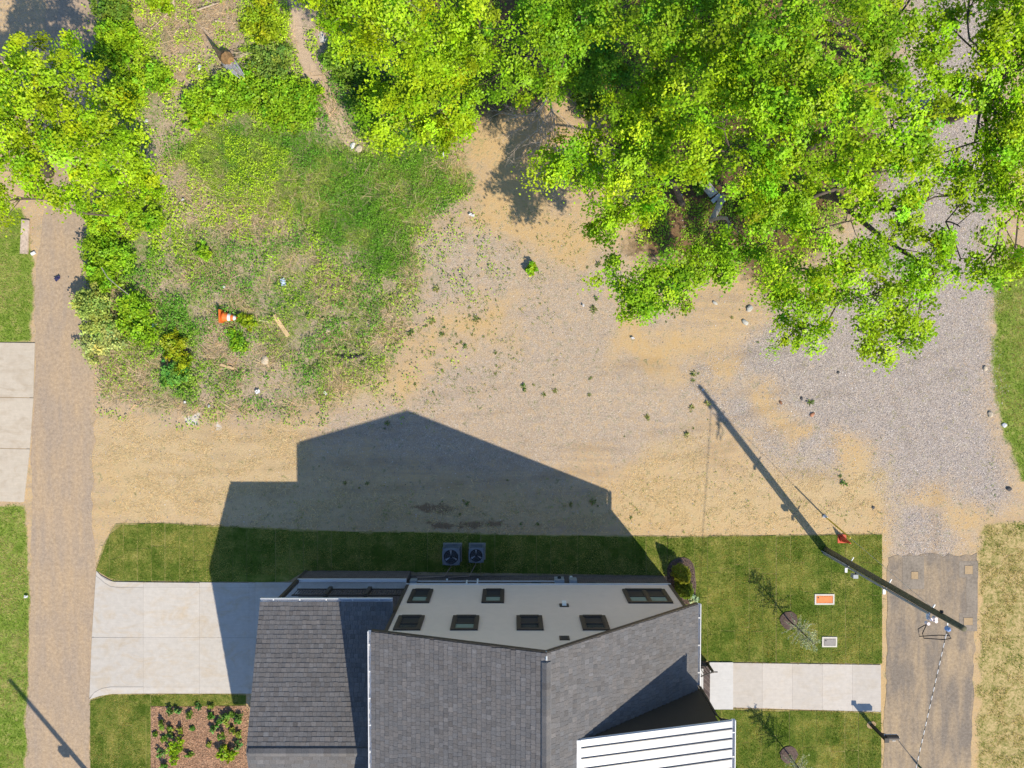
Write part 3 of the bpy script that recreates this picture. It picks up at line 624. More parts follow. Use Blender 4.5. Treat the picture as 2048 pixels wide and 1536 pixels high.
# roof slopes and shingles -------------------------------------------------
def shingle_cols():
    k = random.gauss(1, .085); k = max(.7, min(1.3, k)); w_ = random.uniform(-.03, .03)
    return (.128 * k * (1 + w_), .123 * k, .123 * k * (1 - w_))
def slope(parent, name, eave0, ridge0, along, L, exposure, tabw, singles, deck=.16, count=[0]):
    """eave0/ridge0: points at one end; along: unit vector; L: length. Shingle tabs stand proud of the deck."""
    e = Vector(eave0); r = Vector(ridge0); a = Vector(along); up = (r - e); S = up.length; up.normalize(); nrm = a.cross(up)
    if nrm.z < 0: nrm = -nrm
    d = MB().hexa([e - nrm * deck, e + a * L - nrm * deck, r + a * L - nrm * deck, r - nrm * deck, e - nrm * .012, e + a * L - nrm * .012, r + a * L - nrm * .012, r - nrm * .012])
    deck_o = d.build(name, 'trim', parent)
    rows = int(S / exposure); exposure = S / rows; rest = MB(); made = 0
    o_ = Vector(org_of(parent))
    meshes = []
    for k in range(10):
        me = MB(); hw = tabw / 2; c = shingle_cols()
        me.hexa([(-hw, 0, -.010), (hw, 0, -.010), (hw, 1, -.010), (-hw, 1, -.010), (-hw, 0, .012), (hw, 0, .012), (hw, 1, 0), (-hw, 1, 0)], c)
        meshes.append((me, c))
    shared = {}
    for i in range(rows):
        u = -random.uniform(0, tabw); 
        while u < L:
            wd = tabw * random.uniform(.75, 1.3); u0, u1 = max(0, u) + .003, min(L, u + wd) - .003; u += wd
            if u1 - u0 < .03: continue
            v0 = i * exposure - (random.random() < .35) * .012; v1 = (i + 1) * exposure + .01
            c = shingle_cols(); h0 = .014 + (random.random() < .4) * .006
            b = e + a * u0 + up * v0; b2 = e + a * u1 + up * v0; t1 = e + a * u1 + up * v1; t0 = e + a * u0 + up * v1
            if singles and made < singles(i, u0):
                made += 1; key = (made % 40)
                if key not in shared:
                    mm = MB().hexa([(0, 0, -.011), (.24, 0, -.011), (.24, exposure + .01, -.011), (0, exposure + .01, -.011), (0, 0, h0), (.24, 0, h0), (.24, exposure + .01, 0), (0, exposure + .01, 0)], c)
                    ob0 = mm.build('shingle', 'shingle'); shared[key] = ob0.data; bpy.data.objects.remove(ob0)
                ob = bpy.data.objects.new('shingle', shared[key]); COL.objects.link(ob); ob.parent = deck_o
                from mathutils import Matrix
                R = Matrix((( a.x, up.x, nrm.x), (a.y, up.y, nrm.y), (a.z, up.z, nrm.z))).to_4x4(); R.translation = b - o_
                ob.matrix_local = R @ Matrix.Diagonal(((u1 - u0) / .24, 1, 1, 1))
            else:
                rest.hexa([b - nrm * .011, b2 - nrm * .011, t1 - nrm * .011, t0 - nrm * .011, b + nrm * h0, b2 + nrm * h0, t1, t0], c)
    so = rest.build('shingles', 'shingle', deck_o, fix=False); so['kind'] = 'stuff'
    return deck_o, nrm, up
# main left slope: 300 single shingles nearest the gable, the rest joined
slope(house, 'roof_slope', (EL[0], YB, EL[1]), (RID[0], YB, RID[1]), (0, 1, 0), YE - YB, .172, .16, lambda i, u: 300 if u > YE - YB - 1.4 else 0)
slope(house, 'roof_slope', (ER[0], YB, ER[1]), (RID[0], YB, RID[1]), (0, 1, 0), YE - YB, .19, .16, None)
rv = MB()
for s in (-1, 1):
    f = zl if s < 0 else zr; xa = RID[0] + s * .16
    rv.hexa([(RID[0], YB, RID[1] - .02), (xa, YB, f(xa) - .02), (xa, YE - .3, f(xa) - .02), (RID[0], YE - .3, RID[1] - .02), (RID[0], YB, RID[1] + .075), (xa, YB, f(xa) + .05), (xa, YE - .3, f(xa) + .05), (RID[0], YE - .3, RID[1] + .075)], (.19, .19, .20))
rvo = rv.build('ridge_vent', 'shingle', house)
y = YB
while y < YE - .35:
    m = MB(); c = shingle_cols()
    for s in (-1, 1):
        f = zl if s < 0 else zr; xa = RID[0] + s * .15
        m.hexa([(RID[0], y, RID[1] + .074), (xa, y, f(xa) + .049), (xa, y + .22, f(xa) + .049), (RID[0], y + .22, RID[1] + .074), (RID[0], y, RID[1] + .088), (xa, y, f(xa) + .062), (xa, y + .22, f(xa) + .056), (RID[0], y + .22, RID[1] + .08)], c)
    m.build('cap_shingle', 'shingle', rvo); y += .225
# rake boards
m = MB(); m.hexa([(EL[0], YE, EL[1] - .2), (RID[0], YE, RID[1] - .2), (RID[0], YE + .03, RID[1] - .2), (EL[0], YE + .03, EL[1] - .2), (EL[0], YE, EL[1] - .015), (RID[0], YE, RID[1] - .015), (RID[0], YE + .03, RID[1] - .015), (EL[0], YE + .03, EL[1] - .015)]); m.build('rake_board', 'trim', house)
m = MB(); m.hexa([(RID[0], YE, RID[1] - .22), (ER[0], YE, ER[1] - .22), (ER[0], YE + .03, ER[1] - .22), (RID[0], YE + .03, RID[1] - .22), (RID[0], YE, RID[1] - .015), (ER[0], YE, ER[1] - .015), (ER[0], YE + .03, ER[1] - .015), (RID[0], YE + .03, RID[1] - .015)]); m.build('rake_board', 'trim', house)
MB().tube([(RID[0], YE + .03, RID[1] - .1), (RID[0], YE - .22, RID[1] + .04)], .03, 6).build('ridge_plug', 'white_paint', house)

def gutter(parent, p0, p1, out, wdt=.13, hang=.9):
    p0 = Vector(p0); p1 = Vector(p1); o_ = Vector(out); d = (p1 - p0); L = d.length; d.normalize(); z = Vector((0, 0, 1)); t = .012
    g = MB()
    def bx(o0, o1, z0, z1): g.hexa([p0 + o_ * o0 + z * z0, p1 + o_ * o0 + z * z0, p1 + o_ * o1 + z * z0, p0 + o_ * o1 + z * z0, p0 + o_ * o0 + z * z1, p1 + o_ * o0 + z * z1, p1 + o_ * o1 + z * z1, p0 + o_ * o1 + z * z1])
    bx(.002, wdt, -.13, -.118); bx(.002, t, -.117, -.02); bx(wdt - t - .012, wdt, -.117, .005)
    gob = g.build('gutter', 'white', parent)
    h = MB(); s = .4
    n = int(L / hang)
    for i in range(n):
        c = p0 + d * (L * (i + .5) / n)
        MB().hexa([c - d * .02 + o_ * .013 - z * .02, c + d * .02 + o_ * .013 - z * .02, c + d * .02 + o_ * (wdt - .03) - z * .02, c - d * .02 + o_ * (wdt - .03) - z * .02, c - d * .02 + o_ * .013 - z * .008, c + d * .02 + o_ * .013 - z * .008, c + d * .02 + o_ * (wdt - .03) - z * .008, c - d * .02 + o_ * (wdt - .03) - z * .008]).build('hanger', 'white_paint', gob)
    return gob
gutter(house, (EL[0], YE, EL[1] - .02), (EL[0], YB, EL[1] - .02), (-1, 0, 0))
gutter(house, (ER[0], -13.1, ER[1] - .02), (ER[0], YE, ER[1] - .02), (1, 0, 0))

# dormer-like front bay with white standing-seam roof
DY = -13.22; DZ0, DX0 = 8.76, 2.2; DX1, DZ1 = 8.07, 7.4
def zd(x): return DZ0 + (x - DX0) * (DZ1 - DZ0) / (DX1 - DX0)
bay = MB().prism([(DX0 + .1, 6.5), (XR - .2, 4.4), (XR - .2, 1.0), (7.58, 1.0), (7.58, zd(7.58) - .09), (DX0 + .1, zd(DX0 + .1) - .07)], DY - .03, YB, 'y').build('bay_wall', 'brown_siding', house)
lp = MB(); z = 4.0
while z < 8.7:
    z2 = min(z + .15, 8.66); xa = max(DX0 + .1, RID[0] + (RID[1] - z - .02) * (ER[0] - RID[0]) / (RID[1] - ER[1]))
    xb = 7.58 if z2 < zd(7.58) - .09 else DX0 + (z2 + .09 - DZ0) * (DX1 - DX0) / (DZ1 - DZ0)
    if xb - xa > .05: lp.poly([(xa, DY, z), (min(7.58, xb), DY, z), (xb, DY - .02, z2), (xa, DY - .02, z2)]); lp.poly([(xa, DY, z), (xa, DY - .025, z), (min(7.58, xb), DY - .025, z), (min(7.58, xb), DY, z)])
    z += .15
o = lp.build('lap_siding', 'brown_siding', bay); o['kind'] = 'stuff'
MB().box((6.9, DY - .04, 0), (7.6, YB + .2, 1.0)).build('bay_base', 'brick', house)
MB().tube([(7.66, DY - .05, 0.2), (7.66, DY - .05, 6.7), (7.74, DY - .05, 7.1), (8.0, DY - .05, 7.2)], .055, 8).build('downspout', 'trim', house)
RY = DY + .06
mr = MB().hexa([(DX0, YB, DZ0 - .09), (DX1, YB, DZ1 - .09), (DX1, RY, DZ1 - .09), (DX0, RY, DZ0 - .09), (DX0, YB, DZ0 - .03), (DX1, YB, DZ1 - .03), (DX1, RY, DZ1 - .03), (DX0, RY, DZ0 - .03)]).build('metal_roof', 'white', house)
y = RY; w0 = .3; i = 0
while y > YB + .3:
    ya = y; yb = y - (w0 if i == 0 else .372); y = yb; i += 1
    MB().hexa([(DX0, yb + .018, DZ0 - .029), (DX1, yb + .018, DZ1 - .029), (DX1, ya - .018, DZ1 - .029), (DX0, ya - .018, DZ0 - .029), (DX0, yb + .018, DZ0), (DX1, yb + .018, DZ1), (DX1, ya - .018, DZ1), (DX0, ya - .018, DZ0)]).build('roof_panel', 'metal_roof', mr)
    x0 = DX0 + .22
    MB().hexa([(x0, yb - .016, zd(x0) - .028), (DX1, yb - .016, DZ1 - .028), (DX1, yb + .016, DZ1 - .028), (x0, yb + .016, zd(x0) - .028), (x0, yb - .016, zd(x0) + .045), (DX1, yb - .016, DZ1 + .045), (DX1, yb + .016, DZ1 + .045), (x0, yb + .016, zd(x0) + .045)]).build('standing_seam', 'seam', mr)
MB().box((DX0 - .05, YB, DZ0 - .1), (DX0 + .20, RY + .004, DZ0 + .012)).build('roof_flashing', 'white', mr)
gutter(house, (DX1, RY, DZ1 - .01), (DX1, YB, DZ1 - .01), (1, 0, 0), .13)

# side wing with porch and garage
WE = (-10.05, -9.6, 4.97); WR = (-14.78, 6.62); WX1 = XL - .01
slope(house, 'wing_roof', (WE[0], WE[1], WE[2]), (WE[0], WR[0], WR[1]), (1, 0, 0), WX1 - WE[0], .172, .17, None)
slope(house, 'wing_roof', (WE[0], 2 * WR[0] - WE[1], WE[2]), (WE[0], WR[0], WR[1]), (1, 0, 0), WX1 - WE[0], .178, .3, None)
WS = (WR[1] - WE[2]) / (WE[1] - WR[0])
m = MB()
for s in (-1, 1):
    ya = WR[0] + s * .17; za = WR[1] - .17 * WS
    m.hexa([(WE[0] + .08, WR[0], WR[1] - .02), (WX1, WR[0], WR[1] - .02), (WX1, ya, za - .02), (WE[0] + .08, ya, za - .02), (WE[0] + .08, WR[0], WR[1] + .07), (WX1, WR[0], WR[1] + .07), (WX1, ya, za + .05), (WE[0] + .08, ya, za + .05)], (.075, .075, .08))
wv = m.build('wing_ridge_vent', 'shingle', house)
x = WE[0] + .1
while x < WX1 - .3:
    m = MB(); c = shingle_cols()
    for s in (-1, 1):
        ya = WR[0] + s * .155; za = WR[1] - .155 * WS
        m.hexa([(x, WR[0], WR[1] + .069), (x + .28, WR[0], WR[1] + .069), (x + .28, ya, za + .049), (x, ya, za + .049), (x, WR[0], WR[1] + .082), (x + .28, WR[0], WR[1] + .078), (x + .28, ya, za + .056), (x, ya, za + .06)], c)
    m.build('cap_shingle', 'shingle', wv); x += .285
gutter(house, (WE[0], WE[1], WE[2] - .02), (WX1 - .05, WE[1], WE[2] - .02), (0, 1, 0), .13)
PX0 = -9.62
MB().box((PX0, -12.3, 0), (XL - .02, -9.82, 1.30)).build('porch_base', 'brick', house)
MB().box((PX0 - .03, -9.92, 1.302), (XL - .03, -9.79, 1.40)).build('porch_ledge', 'white', house)
pf = MB().box((PX0, -12.3, 1.302), (XL - .02, -9.925, 1.33)).build('porch_floor', 'felt', house)
for i in range(22):
    x = PX0 + .01 + i * (XL - .03 - PX0) / 22
    MB().box((x, -12.28, 1.331), (x + (XL - .03 - PX0) / 22 - .014, -10.26, 1.35)).build('floor_board', 'deck', pf)
MB().box((PX0, -10.25, 1.331), (XL - .03, -9.93, 1.352)).build('porch_border', 'frame_conc', pf)
rl = MB().box((PX0, -10.25, 2.27), (XL - .04, -10.19, 2.33)).build('porch_railing', 'trim', house)
MB().box((PX0, -10.245, 1.45), (XL - .04, -10.195, 1.50)).build('bottom_rail', 'trim', rl)
nb = 42
for i in range(nb):
    x = PX0 + (i + .5) * (XL - PX0) / nb; MB().box((x - .011, -10.231, 1.50), (x + .011, -10.209, 2.27)).build('baluster', 'trim', rl)
for x in (-8.15, -6.38):
    MB().box((x - .08, -10.31, 1.353), (x + .08, -10.13, 2.42)).build('railing_post', 'trim', rl)
MB().box((PX0 - .09, -9.96, 0), (PX0 + .05, -9.80, 4.8)).build('corner_post', 'trim', house)
MB().box((PX0, -19.7, 1.352), (XL - .02, -12.3, 4.8)).build('wing_wall', 'siding', house)
MB().box((PX0, -19.7, 0), (XL - .02, -12.32, 1.351)).build('wing_base', 'brick', house)
gd = MB().box((PX0 - .03, -18.6, .05), (PX0 - .002, -13.6, 2.5)).build('garage_door', 'white_paint', house)
for i in range(4): MB().box((PX0 - .05, -18.55, .1 + i * .6), (PX0 - .031, -13.65, .66 + i * .6)).build('door_panel', 'white_paint', gd)

# front steps with railing
SX0, SX1 = 7.63, 9.18; SY0, SY1 = -16.05, -14.2
for i in range(4):
    x1 = SX0 + .39 * (i + 1); MB().box((SX0 + .39 * i, SY0, 0), (x1 - .002, SY1, 1.2 - .28 * i)).build('step', 'brick', house)
    MB().box((SX0 + .39 * i + .001, SY0 - .02, 1.2 - .28 * i + .001), (x1 + .02, SY1 + .02, 1.26 - .28 * i)).build('tread', 'landing' if i < 3 else 'brick', house)
sr = MB().tube([(7.65, SY1 + .06, 2.15), (9.15, SY1 + .06, 1.12), (9.35, SY1 + .06, 1.12)], .03, 6).build('step_railing', 'trim', house)
MB().tube([(7.65, SY1 + .06, 1.45), (9.15, SY1 + .06, .42)], .02, 6).build('bottom_rail', 'trim', sr)
MB().box((9.12, SY1 + .02, .1), (9.19, SY1 + .1, 1.14)).build('newel_post', 'trim', sr)
for i in range(11):
    f = (i + .5) / 11; x = 7.65 + 1.5 * f; MB().box((x - .01, SY1 + .05, 1.45 - 1.03 * f), (x + .01, SY1 + .07, 2.15 - 1.03 * f)).build('baluster', 'trim', sr)

# ------------------------------------------------------------------ air conditioners
def air_con(px, py, sz, ht, label):
    cx, cy = P(px, py); t = thing('air_conditioner', label, 'air conditioner', (cx, cy, 0), 'air conditioners behind the house')
    s = sz / 2; r = .09
    MB().box((cx - s - .03, cy - s - .03, 0), (cx + s + .05, cy + s + .05, .09)).build('pad', 'lid_grey', t)
    def rr(k):
        pts = []
        for ax, ay, a0 in ((s - r, s - r, 0), (-s + r, s - r, 90), (-s + r, -s + r, 180), (s - r, -s + r, 270)):
            for a in range(0, 91, 30): pts.append((cx + (ax + r * math.cos(math.radians(a0 + a))) * k, cy + (ay + r * math.sin(math.radians(a0 + a))) * k))
        return pts
    MB().prism(rr(.93), .09, ht - .06).build('coil', 'ac_dark', t)
    n = int((ht - .2) / .055)
    for i in range(n): MB().prism(rr(.985), .12 + i * .055, .145 + i * .055).build('louvre', 'ac', t)
    for sx in (-1, 1):
        for sy in (-1, 1): MB().box((cx + sx * (s - .05) - .04, cy + sy * (s - .05) - .04, .091), (cx + sx * (s - .05) + .04, cy + sy * (s - .05) + .04, ht - .05)).build('corner_post', 'ac', t)
    top = MB(); R = s * .84; k = 24; out = []
    for i in range(k):
        a = 2 * math.pi * i / k; ca, sa = math.cos(a), math.sin(a); m_ = max(abs(ca), abs(sa)); q = s * min(1.0 / m_, 1.24); out.append((cx + ca * q, cy + sa * q, cx + ca * R, cy + sa * R))
    for i in range(k):
        a = out[i]; b = out[(i + 1) % k]
        top.poly([(a[0], a[1], ht - .03), (b[0], b[1], ht - .03), (b[2], b[3], ht), (a[2], a[3], ht)]); top.poly([(a[0], a[1], ht - .09), (b[0], b[1], ht - .09), (b[0], b[1], ht - .03), (a[0], a[1], ht - .03)])
        top.poly([(a[2], a[3], ht), (b[2], b[3], ht), (b[2], b[3], ht - .16), (a[2], a[3], ht - .16)])
    tp = top.build('top_cover', 'ac', t)
    MB().tube([(cx, cy, ht - .17), (cx, cy, ht - .155)], R * .99, 20).build('fan_well', 'ac_dark', tp)
    MB().tube([(cx, cy, ht - .15), (cx, cy, ht - .07)], .07, 12).build('fan_hub', 'fan', tp)
    for i in range(3):
        a = math.radians(320 + i * 120); pts = []
        for rr_, da, z in ((.06, -.3, -.09), (R * .92, -.38, -.09), (R * .92, .38, -.03), (.06, .35, -.05)): pts.append((cx + rr_ * math.cos(a + da), cy + rr_ * math.sin(a + da), ht + z))
        MB().poly(pts).poly([(p[0], p[1], p[2] - .006) for p in pts][::-1]).build('fan_blade', 'fan', tp, fix=False)
    g = MB()
    for q in (.25, .5, .75, 1.0): g.tube([(cx + R * q * math.cos(a * math.pi / 12), cy + R * q * math.sin(a * math.pi / 12), ht + .012) for a in range(25)], .0025, 4, False)
    for i in range(12): a = i * math.pi / 6; g.tube([(cx + .06 * math.cos(a), cy + .06 * math.sin(a), ht + .012), (cx + R * math.cos(a), cy + R * math.sin(a), ht + .012)], .0022, 4, False)
    g.build('grille', 'ac', tp)
    MB().tube([(cx - .05, cy - s - .02, .35), (cx - .06, cy - s - .25, .15), (cx - .35, BY + .06, .3), (cx - 1.2, BY + .05, .42), (-4.4 if px < 930 else cx - 1.3, BY + .05, .42)], .018, 5).build('refrigerant_line', 'copper', t)
air_con(905, 1104, .80, .84, 'larger left air conditioner unit on a pad behind the house')
air_con(954, 1102, .70, .78, 'smaller right air conditioner unit with shiny fan blade behind the house')

# ------------------------------------------------------------------ poles, cables, mailbox, cone
def pole_thing(label, x, y, h, lean=(0, 0)):
    t = thing('utility_pole', label, 'utility pole', (x, y, 0)); n = 8
    MB().tube([(x + lean[0] * i / n, y + lean[1] * i / n, h * i / n) for i in range(n + 1)], [.135 - .037 * i / n for i in range(n + 1)], 14).build('shaft', 'pole', t, smooth=True)
    return t
PXY = P(1651, 1099); PH = 9.85
pole = pole_thing('tall dark wooden utility pole with grey conduit at the street edge', PXY[0], PXY[1], PH, (.22, .0))
ux, uy = -.25, -.35   # side that carries the conduit
def onp(z, ox, oy): return (PXY[0] + .22 * z / PH + ox, PXY[1] + oy, z)
MB().tube([onp(0, -.10, -.17), onp(3, -.10, -.155), onp(8.1, -.08, -.135)], .048, 8).build('conduit', 'conduit', pole)
MB().tube([onp(0, -.20, -.06), onp(2.4, -.19, -.05)], .03, 6).build('conduit', 'conduit', pole)
for z, L1 in ((2.3, .34), (5.3, .3), (8.1, .26)):
    br = MB().tube([onp(z, L1 * .45, L1 * .8), onp(z, -L1 * .5, -L1 * .85)], .03, 6).build('standoff_bracket', 'galv', pole)
    MB().box(tuple(np.array(onp(z, -L1 * .5 - .05, -L1 * .85 - .1)) - [0, 0, .03]), tuple(np.array(onp(z, -L1 * .5 + .05, -L1 * .85 + .1)) + [0, 0, .03])).build('bracket_end', 'white_paint', br)
MB().box(onp(2.85, -.24, -.42), onp(3.1, -.04, -.26)).build('small_box', 'conduit', pole); MB().tube([onp(2.97, -.1, -.28), onp(2.97, -.03, -.08)], .03, 6).build('box_arm', 'black', pole)
for i, (ox, oy, zz) in enumerate(((-.1, -.28, 8.15), (.05, -.33, 8.2), (-.16, -.45, 8.1), (-.02, -.2, 8.3))):
    MB().tube([onp(zz - .1, ox, oy), onp(zz - .03, ox, oy), onp(zz + .05, ox, oy), onp(zz + .12, ox, oy)], [.03, .07, .04, .06], 8).build('insulator', 'pinkins', pole)
MB().tube([onp(9.0, .0, -.12), onp(9.0, .0, -.3)], .02, 6).build('insulator_pin', 'galv', pole); MB().tube([onp(8.92, 0, -.32), onp(8.97, 0, -.32), onp(9.08, 0, -.32), onp(9.15, 0, -.32)], [.05, .09, .08, .03], 10).build('blue_insulator', 'blueins', pole)
MB().tube([onp(8.7, -.02, .13), onp(8.7, -.02, .2)], .06, 8).build('bolt_plate', 'black', pole)
for i, off in enumerate((0., .16)):
    MB().tube([onp(8.1, -.16, -.5), onp(7.9, -.34 + off, -.75 - off), onp(7.95, -.32 + off, -1.0 - off * .4), onp(8.4, .1 + off, -.78 - off), onp(8.85, .18 + off * .3, -.62 - off * .6), onp(8.9, .05, -.48)], .018, 5).build('cable_loop', 'black', pole)
cab0 = onp(8.95, .02, -.42); e1 = P3(1837, 1536, 8.55); d_ = np.array(e1) - np.array(cab0)
cab = MB().tube([tuple(np.array(cab0) + d_ * f + np.array([0, 0, -.25 * math.sin(min(1, f / 6) * math.pi)])) for f in np.linspace(0, 6, 40)], .015, 6)
t = thing('overhead_cable', 'black and white twisted overhead cable running from the pole along the street', 'cable', cab0); cab.build('cable', 'cable', t)
anc = P3(1650, 1033, 0); att = onp(8.15, 0, .1)
t = thing('guy_wire', 'yellow guarded guy wire anchored in the straw beside the pole', 'guy wire', anc)
dv = np.array(att) - np.array(anc); MB().tube([tuple(np.array(anc) + dv * f) for f in (0, .5, 1)], .008, 5).build('wire', 'galv', t)
MB().tube([tuple(np.array(anc) + dv * f) for f in (.015, .29)], .032, 8).build('guard', 'yellow', t); MB().tube([(anc[0] - .06, anc[1] + .03, 0), (anc[0] + .05, anc[1] - .03, .14)], [.09, .05], 8).build('anchor', 'litter', t)
p2 = P(287, 1676); pole2 = pole_thing('utility pole whose shadow crosses the alley at lower left', p2[0], p2[1], 9.8)
MB().box((p2[0] - .2, p2[1] - .45, 5.6), (p2[0] + .1, p2[1] - .18, 6.0)).build('small_box', 'conduit', pole2)
def cone_shape(parent, base, axis, L, r0, r1, mats, foot=.0):
    base = Vector(base); ax = Vector(axis).normalized(); n = len(mats)
    for i, mt in enumerate(mats):
        f0, f1 = i / n, (i + 1) / n; MB().tube([base + ax * L * f0, base + ax * L * f1], [r0 + (r1 - r0) * f0, r0 + (r1 - r0) * f1], 14, cap=(i in (0, n - 1))).build('band', mt, parent, smooth=True)
c0 = P3(1683, 1077, .0)
t = thing('traffic_cone', 'red plastic traffic cone standing on the lawn edge by the yellow guard', 'traffic cone', c0)
cone_shape(t, (c0[0] + .0, c0[1], .04), (.1, -.05, 1), .70, .15, .03, ['red', 'red', 'red', 'red']); s = .2; MB().box((c0[0] - s, c0[1] - s, .03), (c0[0] + s, c0[1] + s, .06)).build('foot', 'red', t)
c0 = P3(446, 633, .25)
t = thing('traffic_cone', 'orange and white striped traffic cone lying on its side in the weeds', 'traffic cone', c0)
cone_shape(t, (c0[0] - .0, c0[1], .28), (1, -.12, -.05), .75, .24, .06, ['orange', 'orange', 'litter', 'orange', 'litter', 'orange']); MB().hexa([(c0[0] - .04, c0[1] - .3, .0), (c0[0], c0[1] - .3, .0), (c0[0], c0[1] + .3, .0), (c0[0] - .04, c0[1] + .3, .0), (c0[0] - .07, c0[1] - .3, .58), (c0[0] - .03, c0[1] - .3, .58), (c0[0] - .03, c0[1] + .3, .58), (c0[0] - .07, c0[1] + .3, .58)]).build('foot', 'orange', t)
mb = P3(1742, 1449, 0); t = thing('mailbox', 'dark mailbox on a black post at the street edge', 'mailbox', mb)
MB().box((mb[0] - .06, mb[1] - .06, 0), (mb[0] + .06, mb[1] + .06, 1.38)).build('post', 'black', t); MB().box((mb[0] - .1, mb[1] - .1, 1.381), (mb[0] + .1, mb[1] + .1, 1.43)).build('post_cap', 'black', t)
MB().tube([(mb[0] + .04, mb[1], .75), (mb[0] + .45, mb[1], 1.06)], .03, 6).build('brace', 'black', t)
MB().box((mb[0] + .05, mb[1] - .11, 1.06), (mb[0] + .66, mb[1] + .11, 1.09)).build('shelf', 'white_paint', t)
arc = [(mb[1] - .1, 1.092), (mb[1] + .1, 1.092), (mb[1] + .1, 1.2)] + [(mb[1] + .1 * math.cos(a), 1.2 + .1 * math.sin(a)) for a in np.linspace(.3, math.pi - .3, 7)] + [(mb[1] - .1, 1.2)]
bxm = MB().prism(arc, mb[0] + .1, mb[0] + .64, 'x').build('box', 'trim', t); MB().box((mb[0] + .35, mb[1] - .125, 1.12), (mb[0] + .5, mb[1] - .105, 1.24)).build('flag', 'white_paint', bxm); MB().box((mb[0] + .641, mb[1] - .09, 1.10), (mb[0] + .655, mb[1] + .09, 1.26)).build('door', 'white_paint', bxm)
MB().prism([(mb[0] + .22 * math.cos(a) * random.uniform(.8, 1.2), mb[1] + .18 * math.sin(a) * random.uniform(.8, 1.2)) for a in np.linspace(0, 6, 12)], 0.0, .05).build('footing', 'sandlid', t)
st_ = P3(1836, 1530, 0); t = thing('marker_stake', 'thin green marker stake standing at the bottom of the street', 'stake', st_)
MB().tube([st_, (st_[0], st_[1], 1.5)], .016, 6).build('rod', 'green_stake', t); MB().tube([(st_[0], st_[1], 0), (st_[0], st_[1], .55)], [.05, .035], 8).build('sleeve', 'green_stake', t)
def lid_box(px, py, w, h, mat, label):
    c = P3(px, py); t = thing('meter_box', label, 'meter box', c); a, b = w / 2, h / 2; f = .07
    m = MB(); m.box((c[0] - a, c[1] - b, 0), (c[0] + a, c[1] - b + f, .07)).box((c[0] - a, c[1] + b - f, 0), (c[0] + a, c[1] + b, .07)).box((c[0] - a, c[1] - b + f, 0), (c[0] - a + f, c[1] + b - f, .07)).box((c[0] + a - f, c[1] - b + f, 0), (c[0] + a, c[1] + b - f, .07))
    m.build('frame', 'frame_conc', t); l = MB().box((c[0] - a + f + .012, c[1] - b + f + .012, 0), (c[0] + a - f - .012, c[1] + b - f - .012, .06)).build('lid', mat, t)
    MB().box((c[0] - a + f + .05, c[1] - b + f + .05, .061), (c[0] + a - f - .05, c[1] + b - f - .05, .068)).build('lid_plate', mat, l); MB().tube([(c[0] - a + f + .1, c[1] + b - f - .1, .068), (c[0] - a + f + .1, c[1] + b - f - .1, .08)], .03, 8).build('bolt', 'dstone', l)
lid_box(1648, 1198, .92, .50, 'orange_lid', 'orange meter box lid in a pale concrete frame on the lawn'); lid_box(1658, 1283, .70, .48, 'lid_grey', 'grey meter box lid in a pale concrete frame near the walk')

# ------------------------------------------------------------------ trees
SUNV = np.array(sd_)
def leafy(centres, radii, per, size, base, spread=(1, 1, .36), vary=.2, up=1.15, hue=.13):
    """foliage sprays round the cluster centres; returns V, F, colours"""
    n = len(centres); k = per
    C = np.repeat(centres, k, 0); R = np.repeat(radii, k)[:, None]
    d = rng.normal(size=(n * k, 3)) * .5 * np.array(spread)
    tilt = np.repeat(rng.normal(0, .35, (n, 2)), k, 0); d[:, 2] += d[:, 0] * tilt[:, 0] + d[:, 1] * tilt[:, 1]
    d[:, 2] -= .35 * (d[:, 0] ** 2 + d[:, 1] ** 2)
    pt = C + d * R
    cn = rng.normal(0, .42, (n, 3)); cn[:, :2] -= tilt[::k]; nr = np.repeat(cn, k, 0) + rng.normal(0, .38, (n * k, 3)) + np.array([0, 0, up]) + SUNV * .2
    V, Fc = leaf_cards(pt, nr, size * rng.uniform(.55, 1.5, n * k))
    cl = np.repeat(tint(base, n, .16, hue), k, 0) * rng.normal(1, vary, (n * k, 1)).clip(.5, 1.6)
    return V, Fc, cl.clip(.002, .9)
def curve(a, b, n=5, sag=.0, wig=.12):
    a = np.array(a, float); b = np.array(b, float); L = np.linalg.norm(b - a); o = []
    w_ = rng.normal(0, wig * L * .35, 3)
    for i in range(n + 1):
        t = i / n; o.append(tuple(a + (b - a) * t + w_ * math.sin(math.pi * t) + np.array([0, 0, sag * L * math.sin(math.pi * t)])))
    return o
